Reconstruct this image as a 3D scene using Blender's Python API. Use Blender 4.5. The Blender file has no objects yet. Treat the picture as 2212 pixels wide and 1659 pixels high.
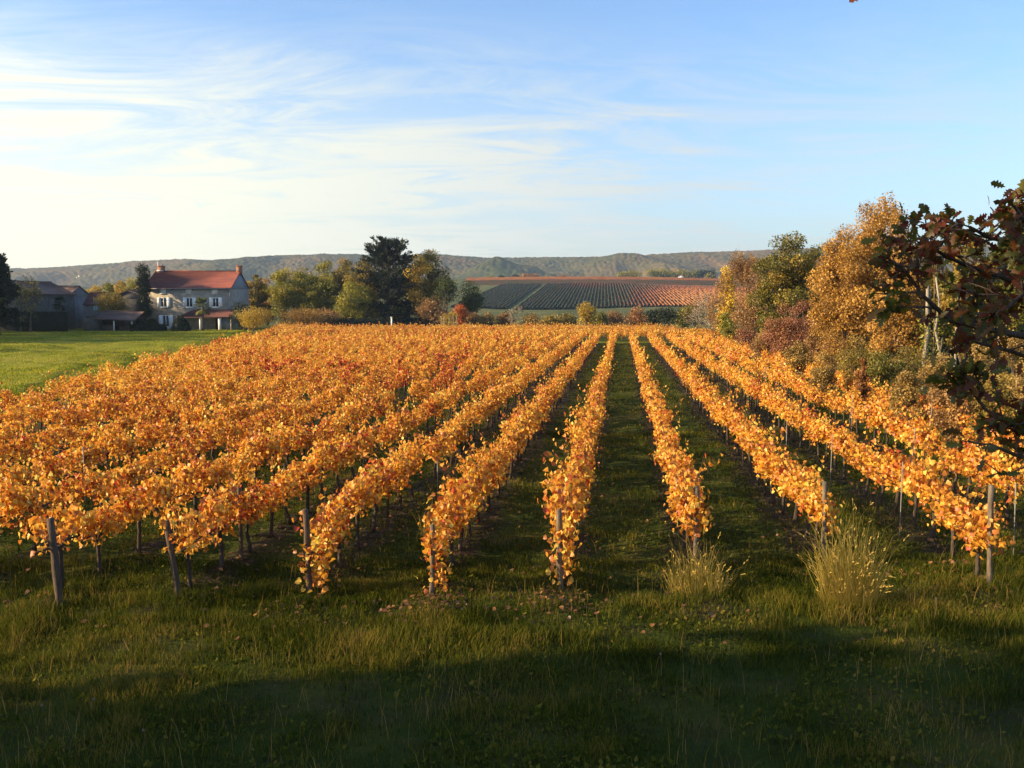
import bpy, math, random
import numpy as np
from mathutils import Vector
R = math.radians
sc = bpy.context.scene
COL = sc.collection

# ---------------------------------------------------------------- camera, sky, sun, exposure
FPX, CX, CY, HOR = 2005.0, 1106.0, 829.5, 640.0        # photo seen 2212 wide
PITCH = math.atan((CY - HOR) / FPX)
CAMZ = 4.3
cam = bpy.data.objects.new("camera", bpy.data.cameras.new("camera"))
COL.objects.link(cam)
cam.location = (0, 0, CAMZ)
cam.rotation_euler = (R(90) - PITCH, 0, 0)
cam.data.sensor_width = 36
cam.data.lens = 36 * FPX / 2212
cam.data.clip_end = 9000
cam.data.clip_start = 0.05
sc.camera = cam

SUN_AZ, SUN_EL = R(-101), R(20)                          # azimuth clockwise from +Y
sd = Vector((math.sin(SUN_AZ) * math.cos(SUN_EL), math.cos(SUN_AZ) * math.cos(SUN_EL), math.sin(SUN_EL)))
sl = bpy.data.lights.new("sun", 'SUN'); sl.energy = 5.0; sl.angle = R(0.6); sl.color = (1.0, 0.75, 0.44)
so = bpy.data.objects.new("sun", sl); COL.objects.link(so)
so.rotation_euler = sd.to_track_quat('Z', 'Y').to_euler()
so.location = (-40, 0, 60)

sc.view_settings.view_transform = 'Standard'
sc.view_settings.look = 'None'
sc.view_settings.exposure = 1.15
sc.view_settings.gamma = 1

def world():
    w = bpy.data.worlds.new("World"); sc.world = w; w.use_nodes = True
    nt = w.node_tree; nt.nodes.clear(); N = nt.nodes; L = nt.links
    out = N.new('ShaderNodeOutputWorld'); bg = N.new('ShaderNodeBackground')
    sky = N.new('ShaderNodeTexSky'); sky.sky_type = 'NISHITA'; sky.sun_disc = False
    sky.sun_elevation = SUN_EL; sky.sun_rotation = SUN_AZ
    sky.air_density = 1.0; sky.dust_density = 1.6; sky.ozone_density = 2.4
    tc = N.new('ShaderNodeTexCoord'); sep = N.new('ShaderNodeSeparateXYZ')
    L.new(tc.outputs['Generated'], sep.inputs[0])
    def math_(op, a, b=None, c=None):
        m = N.new('ShaderNodeMath'); m.operation = op
        for i, v in enumerate((a, b, c)):
            if v is None: continue
            if isinstance(v, (int, float)): m.inputs[i].default_value = v
            else: L.new(v, m.inputs[i])
        return m.outputs[0]
    z = math_('MAXIMUM', sep.outputs[2], 0.0)
    zz = math_('ADD', z, 0.10)
    px = math_('DIVIDE', sep.outputs[0], zz); py = math_('DIVIDE', sep.outputs[1], zz)
    comb = N.new('ShaderNodeCombineXYZ'); L.new(px, comb.inputs[0]); L.new(py, comb.inputs[1])
    def noise(sx, sy, rot, scale, det, rough, dist):
        mp = N.new('ShaderNodeMapping'); mp.inputs['Scale'].default_value = (sx, sy, 1)
        mp.inputs['Rotation'].default_value = (0, 0, R(rot)); L.new(comb.outputs[0], mp.inputs[0])
        n = N.new('ShaderNodeTexNoise'); n.inputs['Scale'].default_value = scale
        n.inputs['Detail'].default_value = det; n.inputs['Roughness'].default_value = rough
        n.inputs['Distortion'].default_value = dist; L.new(mp.outputs[0], n.inputs[0])
        return n.outputs[0]
    fine = noise(0.8, 1.8, 32, 1.15, 11, 0.68, 1.4)
    big = noise(0.5, 0.8, 8, 0.55, 3, 0.5, 0.3)
    c1 = math_('MULTIPLY_ADD', big, 2.0, -0.70)
    c2 = math_('MULTIPLY_ADD', fine, 3.2, -1.30)
    c = math_('MULTIPLY', math_('MAXIMUM', c1, 0.0), math_('MAXIMUM', c2, 0.0))
    # veil is thicker low down and towards the sun, gone high up
    def mr(v, a, b, c_, d):
        m = N.new('ShaderNodeMapRange'); m.interpolation_type = 'SMOOTHSTEP'
        L.new(v, m.inputs[0])
        for i, q in enumerate((a, b, c_, d)): m.inputs[i + 1].default_value = q
        return m.outputs[0]
    low = mr(z, 0.12, 0.30, 1.0, 0.10)
    side = mr(sep.outputs[0], -0.42, 0.55, 1.0, 0.18)
    lowside = math_('MULTIPLY', low, side)
    cl = math_('MULTIPLY', math_('MULTIPLY', c, 4.6), math_('ADD', math_('MULTIPLY', lowside, 1.0), math_('MULTIPLY', low, 0.10)))
    base = math_('MULTIPLY', math_('MULTIPLY', mr(z, 0.03, 0.30, 0.95, 0.0), mr(sep.outputs[0], -0.5, 0.42, 1.0, 0.16)), math_('ADD', math_('MULTIPLY', big, 1.0), 0.45))
    fac = math_('MINIMUM', math_('ADD', cl, base), 0.92)
    mix = N.new('ShaderNodeMix'); mix.data_type = 'RGBA'
    tint = N.new('ShaderNodeMix'); tint.data_type = 'RGBA'; tint.blend_type = 'MULTIPLY'
    tint.inputs[0].default_value = 1.0
    L.new(sky.outputs[0], tint.inputs[6]); tint.inputs[7].default_value = (0.84, 0.95, 1.08, 1)
    L.new(fac, mix.inputs[0]); L.new(tint.outputs[2], mix.inputs[6])
    ccol = N.new('ShaderNodeMix'); ccol.data_type = 'RGBA'
    L.new(mr(sep.outputs[0], -0.55, 0.25, 0.0, 1.0), ccol.inputs[0])
    ccol.inputs[6].default_value = (4.7, 4.5, 3.4, 1); ccol.inputs[7].default_value = (2.95, 3.1, 3.05, 1)
    L.new(ccol.outputs[2], mix.inputs[7])
    L.new(mix.outputs[2], bg.inputs[0]); bg.inputs[1].default_value = 0.118
    L.new(bg.outputs[0], out.inputs[0])
world()

# ---------------------------------------------------------------- helpers
CP, SP = math.cos(PITCH), math.sin(PITCH)
def at(px, py, Y):
    a = (px - CX) / FPX; b = -(py - CY) / FPX
    dy = CP + b * SP; dz = -SP + b * CP
    k = Y / dy
    return (a * k, Y, CAMZ + dz * k)
def sst(a, b, v):
    t = np.clip((v - a) / (b - a), 0, 1); return t * t * (3 - 2 * t)
def gz(x, y):
    x = np.asarray(x, float); y = np.asarray(y, float)
    z = -0.012 * np.clip(y, -30, 190)
    z = z + 0.5 * sst(100, 150, y) * sst(-30, -42, x)
    z = z - 0.3 * sst(190, 260, y)
    ramp = np.clip((y - 440) / 380, 0, 1)
    z = z + ramp * (23.0 - 3.0 * ((x - 60) / 160) ** 2 * (np.abs(x - 60) < 300) - 10 * (np.abs(x - 60) >= 300))
    z = z - 26 * sst(880, 1100, y)
    return z
def g(x, y): return float(gz(x, y))
def hash2(ix, iy, s=0):
    h = (ix.astype(np.int64) * 374761393 + iy.astype(np.int64) * 668265263 + s * 1442695041) & 0x7fffffff
    h = ((h ^ (h >> 13)) * 1274126177) & 0x7fffffff
    return ((h ^ (h >> 16)) & 0xffff) / 65535.0
def vnoise(x, y, s=0):
    x = np.asarray(x, float); y = np.asarray(y, float)
    ix = np.floor(x); iy = np.floor(y); fx = x - ix; fy = y - iy
    fx = fx * fx * (3 - 2 * fx); fy = fy * fy * (3 - 2 * fy)
    ix = ix.astype(np.int64); iy = iy.astype(np.int64)
    a = hash2(ix, iy, s); b = hash2(ix + 1, iy, s); c = hash2(ix, iy + 1, s); d = hash2(ix + 1, iy + 1, s)
    return (a + (b - a) * fx) * (1 - fy) + (c + (d - c) * fx) * fy
def fbm(x, y, s=0, o=4):
    t = 0; a = 0.5
    for i in range(o):
        t = t + a * vnoise(x * 2 ** i, y * 2 ** i, s + i); a *= 0.5
    return t / (1 - 0.5 ** o)

class MB:
    def __init__(s): s.V = []; s.Q = []; s.T = []; s.aq = []; s.at = []; s.mq = []; s.mt = []; s.n = 0
    def add(s, V, Q=None, T=None, v=0.5, mi=0):
        V = np.asarray(V, np.float32).reshape(-1, 3)
        if Q is not None and len(Q):
            Q = np.asarray(Q, np.int32).reshape(-1, 4)
            s.Q.append(Q + s.n); s.aq.append(np.broadcast_to(np.asarray(v, np.float32), (len(Q),)) if np.ndim(v) == 0 or len(v) == len(Q) else np.repeat(v, len(Q) // len(v)).astype(np.float32)); s.mq.append(np.full(len(Q), mi, np.int32))
        if T is not None and len(T):
            T = np.asarray(T, np.int32).reshape(-1, 3)
            s.T.append(T + s.n); s.at.append(np.broadcast_to(np.asarray(v, np.float32), (len(T),)) if np.ndim(v) == 0 or len(v) == len(T) else np.repeat(v, len(T) // len(v)).astype(np.float32)); s.mt.append(np.full(len(T), mi, np.int32))
        s.V.append(V); s.n += len(V)
    def box(s, x0, x1, y0, y1, z0, z1, v=0.5, mi=0):
        V = [(x, y, z) for z in (z0, z1) for y in (y0, y1) for x in (x0, x1)]
        s.add(V, [(0, 2, 3, 1), (4, 5, 7, 6), (0, 1, 5, 4), (1, 3, 7, 5), (3, 2, 6, 7), (2, 0, 4, 6)], v=v, mi=mi)
    def poly_slab(s, pts, th, v=0.5, mi=0):           # quad pts (top), extruded downward along z by th
        p = np.array(pts, float); q = p.copy(); q[:, 2] -= th
        n = len(p)
        F = [(i, (i + 1) % n, n + (i + 1) % n, n + i) for i in range(n)]
        if n == 4: s.add(np.vstack([p, q]), [(0, 1, 2, 3), (7, 6, 5, 4)] + F, v=v, mi=mi)
        else: s.add(np.vstack([p, q]), F, [(0, 1, 2), (5, 4, 3)], v=v, mi=mi)
    def mesh(s, name, mats, smooth=False, origin=(0, 0, 0)):
        me = bpy.data.meshes.new(name)
        V = np.vstack(s.V) - np.asarray(origin, np.float32)
        Q = np.vstack(s.Q) if s.Q else np.zeros((0, 4), np.int32)
        T = np.vstack(s.T) if s.T else np.zeros((0, 3), np.int32)
        me.vertices.add(len(V)); me.vertices.foreach_set('co', V.astype(np.float32).ravel())
        nl = Q.size + T.size; me.loops.add(nl)
        me.loops.foreach_set('vertex_index', np.concatenate([Q.ravel(), T.ravel()]).astype(np.int32))
        me.polygons.add(len(Q) + len(T))
        st = np.concatenate([np.arange(len(Q)) * 4, Q.size + np.arange(len(T)) * 3]).astype(np.int32)
        me.polygons.foreach_set('loop_start', st)
        mi = np.concatenate(s.mq + s.mt) if (s.mq or s.mt) else np.zeros(0, np.int32)
        mats = mats if isinstance(mats, (list, tuple)) else [mats]
        for m in mats: me.materials.append(m)
        if len(mats) > 1: me.polygons.foreach_set('material_index', mi)
        me.update(calc_edges=True)
        a = me.attributes.new('v', 'FLOAT', 'FACE')
        a.data.foreach_set('value', np.concatenate(s.aq + s.at).astype(np.float32))
        if smooth: me.polygons.foreach_set('use_smooth', np.ones(len(Q) + len(T), bool))
        me.validate()
        return me
    def build(s, name, mats, parent=None, smooth=False, origin=None):
        if origin is None: origin = (0, 0, 0) if parent is None else tuple(parent.location)
        o = bpy.data.objects.new(name, s.mesh(name, mats, smooth, origin)); COL.objects.link(o)
        if parent is not None: o.parent = parent
        else: o.location = origin
        return o

def tag(o, label=None, cat=None, group=None, kind=None):
    if label: o['label'] = label
    if cat: o['category'] = cat
    if group: o['group'] = group
    if kind: o['kind'] = kind
    return o
def empty(name, loc, label, cat, group=None, rz=0):
    o = bpy.data.objects.new(name, None); COL.objects.link(o)
    o.empty_display_size = 0.3
    o.location = loc; o.rotation_euler = (0, 0, rz)
    return tag(o, label, cat, group)
def copy_tree(o, parent=None):
    c = o.copy(); COL.objects.link(c); c.parent = parent
    for ch in o.children: copy_tree(ch, c)
    return c

def norm(a): return a / np.maximum(np.linalg.norm(a, axis=-1, keepdims=True), 1e-9)
def segs(mb, P0, P1, R0, R1, sides=4, v=0.5, mi=0):
    P0 = np.asarray(P0, float).reshape(-1, 3); P1 = np.asarray(P1, float).reshape(-1, 3)
    n = len(P0)
    if n == 0: return
    R0 = np.broadcast_to(np.asarray(R0, float), (n,)); R1 = np.broadcast_to(np.asarray(R1, float), (n,))
    D = norm(P1 - P0)
    up = np.where(np.abs(D[:, 2:3]) > 0.9, np.array([[1., 0, 0]]), np.array([[0, 0, 1.]]))
    A = norm(np.cross(D, up)); B = np.cross(D, A)
    th = np.arange(sides) * 2 * np.pi / sides
    ring = A[:, None, :] * np.cos(th)[None, :, None] + B[:, None, :] * np.sin(th)[None, :, None]
    V = np.concatenate([P0[:, None, :] + ring * R0[:, None, None], P1[:, None, :] + ring * R1[:, None, None]], 1)
    k = np.arange(sides); k2 = (k + 1) % sides
    f = np.stack([k, k2, sides + k2, sides + k], 1)
    F = (np.arange(n) * 2 * sides)[:, None, None] + f[None]
    mb.add(V.reshape(-1, 3), F.reshape(-1, 4), v=v, mi=mi)
def tube(mb, pts, rad, sides=6, v=0.5, mi=0, cap=True):
    pts = np.array(pts, float); n = len(pts); rad = np.broadcast_to(np.asarray(rad, float), (n,))
    D = norm(np.gradient(pts, axis=0))
    A = norm(np.cross(D, np.array([[0.31, 0.92, 0.13]]))); B = np.cross(D, A)
    th = np.arange(sides) * 2 * np.pi / sides
    V = pts[:, None] + (A[:, None] * np.cos(th)[None, :, None] + B[:, None] * np.sin(th)[None, :, None]) * rad[:, None, None]
    k = np.arange(sides); k2 = (k + 1) % sides
    f = np.stack([k, k2, sides + k2, sides + k], 1)
    F = (np.arange(n - 1) * sides)[:, None, None] + f[None]
    V = V.reshape(-1, 3)
    if cap:
        V = np.vstack([V, pts[:1], pts[-1:]])
        T = [(b, a, n * sides) for a, b in zip(k, k2)] + [((n - 1) * sides + a, (n - 1) * sides + b, n * sides + 1) for a, b in zip(k, k2)]
        mb.add(V, F.reshape(-1, 4), T, v=v, mi=mi) if True else None
    else: mb.add(V, F.reshape(-1, 4), v=v, mi=mi)

# leaf outlines: rows of (t, w) along the midrib
VINE = [(0.0, .10), (.02, .42), (.25, .52), (.38, .36), (.62, .44), (.74, .22), (1.0, 0.0)]
OAK = [(0, .03), (.12, .05), (.22, .20), (.30, .09), (.42, .28), (.52, .12), (.64, .33), (.74, .15), (.86, .22), (1, .02)]
def leaves(mb, P, size, tip, nor, v, prof=None, fold=0.25, curl=0.0, asp=1.0):
    P = np.asarray(P, float); n = len(P)
    if n == 0: return
    size = np.broadcast_to(np.asarray(size, float), (n,))
    D = norm(tip); S = norm(np.cross(D, nor)); Nn = np.cross(S, D)
    if prof is None:
        loc = np.array([(0, 0, 0), (.42 * asp, .45, -.1), (0, 1, 0), (-.42 * asp, .52, -.1)])
        F = np.array([[0, 1, 2, 3]])
    else:
        m = len(prof); L = []
        for t, w in prof: L.append((0, t, -curl * t * t))
        for sgn in (1, -1):
            for t, w in prof: L.append((sgn * w, t, fold * w - curl * t * t))
        loc = np.array(L); F = []
        for i in range(m - 1):
            F.append((i, m + i, m + i + 1, i + 1)); F.append((i + 1, 2 * m + i + 1, 2 * m + i, i))
        F = np.array(F)
    V = P[:, None] + size[:, None, None] * (loc[None, :, 0:1] * S[:, None] + loc[None, :, 1:2] * D[:, None] + loc[None, :, 2:3] * Nn[:, None])
    k = len(loc)
    FF = (np.arange(n) * k)[:, None, None] + F[None]
    vv = np.repeat(np.broadcast_to(np.asarray(v, float), (n,)), len(F))
    mb.add(V.reshape(-1, 3), FF.reshape(-1, 4), v=vv)

# ---------------------------------------------------------------- materials
def newmat(name):
    m = bpy.data.materials.new(name); m.use_nodes = True; nt = m.node_tree; nt.nodes.clear()
    return m, nt.nodes, nt.links
def ramp(N, stops):
    r = N.new('ShaderNodeValToRGB'); e = r.color_ramp.elements
    while len(e) < len(stops): e.new(0.5)
    for i, (p, c) in enumerate(stops): e[i].position = p; e[i].color = (*c, 1)
    return r
def leafmat(name, stops, trans=0.35, gloss=0.04, nscale=0.0):
    m, N, L = newmat(name)
    at_ = N.new('ShaderNodeAttribute'); at_.attribute_name = 'v'
    r = ramp(N, stops); src = at_.outputs['Fac']
    if nscale:
        geo = N.new('ShaderNodeNewGeometry'); no = N.new('ShaderNodeTexNoise'); no.inputs['Scale'].default_value = nscale
        no.inputs['Detail'].default_value = 2
        L.new(geo.outputs['Position'], no.inputs[0])
        a = N.new('ShaderNodeMath'); a.operation = 'MULTIPLY_ADD'; L.new(no.outputs[0], a.inputs[0]); a.inputs[1].default_value = 1.1; a.inputs[2].default_value = -0.55
        b = N.new('ShaderNodeMath'); b.operation = 'ADD'; L.new(a.outputs[0], b.inputs[0]); L.new(src, b.inputs[1]); src = b.outputs[0]
    L.new(src, r.inputs[0])
    d = N.new('ShaderNodeBsdfDiffuse'); t = N.new('ShaderNodeBsdfTranslucent')
    L.new(r.outputs[0], d.inputs[0]); L.new(r.outputs[0], t.inputs[0])
    mx = N.new('ShaderNodeMixShader'); mx.inputs[0].default_value = trans
    L.new(d.outputs[0], mx.inputs[1]); L.new(t.outputs[0], mx.inputs[2])
    gl = N.new('ShaderNodeBsdfGlossy'); gl.inputs['Roughness'].default_value = 0.45
    m2 = N.new('ShaderNodeMixShader'); m2.inputs[0].default_value = gloss
    L.new(mx.outputs[0], m2.inputs[1]); L.new(gl.outputs[0], m2.inputs[2])
    o = N.new('ShaderNodeOutputMaterial'); L.new(m2.outputs[0], o.inputs[0])
    return m
def surf(name, stops, scale=3.0, rough=0.9, bump=0.3, bscale=None, det=6, stretch=(1, 1, 1), spec=0.2):
    m, N, L = newmat(name)
    geo = N.new('ShaderNodeTexCoord'); mp = N.new('ShaderNodeMapping'); mp.inputs['Scale'].default_value = stretch
    L.new(geo.outputs['Object'], mp.inputs[0])
    no = N.new('ShaderNodeTexNoise'); no.inputs['Scale'].default_value = scale; no.inputs['Detail'].default_value = det
    no.inputs['Roughness'].default_value = 0.65
    L.new(mp.outputs[0], no.inputs[0]); r = ramp(N, stops); L.new(no.outputs[0], r.inputs[0])
    b = N.new('ShaderNodeBsdfPrincipled'); b.inputs['Roughness'].default_value = rough
    b.inputs['Specular IOR Level'].default_value = spec
    L.new(r.outputs[0], b.inputs['Base Color'])
    if bump:
        n2 = N.new('ShaderNodeTexNoise'); n2.inputs['Scale'].default_value = bscale or scale * 4; n2.inputs['Detail'].default_value = 4
        L.new(mp.outputs[0], n2.inputs[0])
        bp = N.new('ShaderNodeBump'); bp.inputs['Strength'].default_value = bump; bp.inputs['Distance'].default_value = 0.05
        L.new(n2.outputs[0], bp.inputs['Height']); L.new(bp.outputs[0], b.inputs['Normal'])
    o = N.new('ShaderNodeOutputMaterial'); L.new(b.outputs[0], o.inputs[0])
    return m

M = {}
M['vine_leaf'] = leafmat('vine_leaf', [(0, (.42, .015, .012)), (.10, (.50, .05, .015)), (.24, (.40, .12, .02)), (.48, (.70, .295, .03)), (.75, (.81, .44, .05)), (1, (.83, .61, .10))], .43, .03)
M['vine_bark'] = surf('vine_bark', [(.3, (.035, .026, .02)), (.7, (.10, .075, .055))], 14, .95, .6, stretch=(1, 1, .3))
M['bark'] = surf('bark', [(.3, (.05, .038, .028)), (.7, (.14, .11, .08))], 5, .95, .6, stretch=(1, 1, .3))
M['pale_bark'] = surf('pale_bark', [(.3, (.17, .14, .10)), (.7, (.36, .31, .24))], 5, .9, .4)
M['twig'] = surf('twig', [(.3, (.12, .07, .04)), (.7, (.24, .15, .08))], 3, .95, 0)
M['old_wood'] = surf('old_wood', [(.3, (.07, .052, .038)), (.7, (.22, .17, .115))], 9, .9, .5, stretch=(3, 3, .4))
M['dark_wood'] = surf('dark_wood', [(.3, (.05, .035, .028)), (.7, (.14, .10, .07))], 9, .9, .5, stretch=(3, 3, .4))
M['metal_stake'] = surf('metal_stake', [(.3, (.12, .11, .10)), (.7, (.28, .27, .24))], 6, .5, 0)
M['grass'] = leafmat('grass', [(0, (.022, .034, .005)), (.36, (.075, .090, .010)), (.58, (.16, .14, .020)), (.78, (.22, .145, .035)), (1, (.34, .22, .07))], .35, 0, .35)
M['meadow'] = leafmat('meadow', [(0, (.07, .10, .010)), (.4, (.20, .23, .018)), (.7, (.34, .31, .03)), (1, (.42, .33, .07))], .45, 0, .15)
M['dry_grass'] = leafmat('dry_grass', [(0, (.16, .16, .02)), (.5, (.38, .28, .05)), (1, (.58, .40, .12))], .35, 0)
M['litter'] = leafmat('litter', [(0, (.07, .025, .012)), (.5, (.17, .075, .025)), (1, (.34, .17, .04))], .1, .04)
def lm(key, *cols, trans=.33, ns=0):
    n = len(cols); M[key] = leafmat(key, [(i / (n - 1), c) for i, c in enumerate(cols)], trans, .02, ns)
lm('lf_orange', (.16, .08, .02), (.30, .16, .03), (.46, .25, .045), (.62, .36, .08))
lm('lf_gold', (.25, .15, .02), (.42, .28, .035), (.58, .40, .05))
lm('lf_bright', (.40, .24, .03), (.62, .40, .04), (.75, .52, .07))
lm('lf_brown', (.18, .09, .035), (.32, .18, .06), (.45, .27, .09))
lm('lf_green', (.05, .06, .01), (.11, .12, .016), (.22, .19, .025), (.34, .24, .035))
lm('lf_olive', (.07, .065, .012), (.16, .13, .02), (.27, .20, .032), (.40, .24, .045))
lm('lf_yelgreen', (.10, .11, .012), (.24, .22, .022), (.42, .33, .04))
lm('lf_oakgreen', (.06, .06, .012), (.13, .12, .018), (.24, .19, .028), (.38, .24, .04))
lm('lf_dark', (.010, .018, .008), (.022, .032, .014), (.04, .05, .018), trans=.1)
lm('lf_cedar', (.018, .026, .018), (.035, .045, .028), (.06, .068, .04), trans=.1)
lm('lf_pine', (.03, .045, .012), (.055, .075, .018), (.09, .10, .025), trans=.15)
lm('lf_burg', (.17, .065, .035), (.30, .125, .06), (.40, .21, .085))
lm('lf_russet', (.16, .07, .025), (.30, .13, .04), (.42, .21, .06))
lm('lf_red', (.30, .05, .015), (.48, .12, .02), (.55, .20, .04))
lm('lf_oak', (.10, .022, .010), (.17, .05, .016), (.07, .065, .014), (.12, .12, .018), (.22, .16, .025), (.32, .14, .025), trans=.45)
lm('lf_scrub', (.12, .075, .022), (.27, .17, .045), (.40, .26, .07), (.24, .18, .04))
lm('lf_palm', (.04, .05, .012), (.08, .10, .02), (.16, .14, .035), trans=.15)
M['stone'] = surf('stone', [(.25, (.17, .15, .115)), (.5, (.28, .25, .20)), (.75, (.38, .35, .29))], 1.6, .95, .5, 5, 8)
M['stone_dark'] = surf('stone_dark', [(.3, (.055, .05, .044)), (.7, (.12, .11, .095))], 1.2, .95, .5, 5, 8)
M['render_grey'] = surf('render_grey', [(.3, (.10, .10, .10)), (.7, (.17, .17, .165))], .8, .95, .1, 5, 8)
M['slate'] = surf('slate', [(.3, (.17, .18, .20)), (.7, (.27, .28, .30))], 3, .8, .2)
M['white_paint'] = surf('white_paint', [(.3, (.68, .68, .66)), (.7, (.8, .8, .78))], 3, .6, 0)
M['pale_infill'] = surf('pale_infill', [(.3, (.5, .49, .46)), (.7, (.66, .65, .61))], 3, .9, .1)
M['glass_dark'] = surf('glass_dark', [(.3, (.02, .022, .025)), (.7, (.03, .035, .04))], 2, .12, 0, spec=.5)
M['dark_void'] = surf('dark_void', [(.3, (.02, .018, .016)), (.7, (.035, .03, .028))], 2, .9, 0)
M['brick'] = surf('brick', [(.3, (.22, .10, .06)), (.7, (.36, .18, .11))], 8, .9, .3)
M['cyan_glass'] = surf('cyan_glass', [(.3, (.25, .42, .48)), (.7, (.4, .58, .62))], 2, .3, 0)
def roofmat(name, a, b, c):
    m, N, L = newmat(name)
    tc = N.new('ShaderNodeTexCoord')
    no = N.new('ShaderNodeTexNoise'); no.inputs['Scale'].default_value = .5; no.inputs['Detail'].default_value = 8; no.inputs['Roughness'].default_value = .7
    mp = N.new('ShaderNodeMapping'); mp.inputs['Scale'].default_value = (.6, 2, 2); L.new(tc.outputs['Object'], mp.inputs[0]); L.new(mp.outputs[0], no.inputs[0])
    r = ramp(N, [(.3, a), (.5, b), (.72, c)]); L.new(no.outputs[0], r.inputs[0])
    w = N.new('ShaderNodeTexWave'); w.wave_type = 'BANDS'; w.bands_direction = 'X'; w.inputs['Scale'].default_value = 1.6; w.inputs['Distortion'].default_value = .3
    L.new(tc.outputs['Object'], w.inputs[0])
    bp = N.new('ShaderNodeBump'); bp.inputs['Strength'].default_value = .6; bp.inputs['Distance'].default_value = .06; L.new(w.outputs[0], bp.inputs['Height'])
    p = N.new('ShaderNodeBsdfPrincipled'); p.inputs['Roughness'].default_value = .9; L.new(r.outputs[0], p.inputs['Base Color']); L.new(bp.outputs[0], p.inputs['Normal'])
    o = N.new('ShaderNodeOutputMaterial'); L.new(p.outputs[0], o.inputs[0]); M[name] = m
roofmat('roof_red', (.09, .020, .012), (.15, .032, .018), (.24, .065, .03))
roofmat('roof_old', (.05, .03, .024), (.09, .05, .037), (.14, .08, .055))
roofmat('roof_brown', (.06, .018, .014), (.09, .028, .02), (.13, .045, .03))

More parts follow.
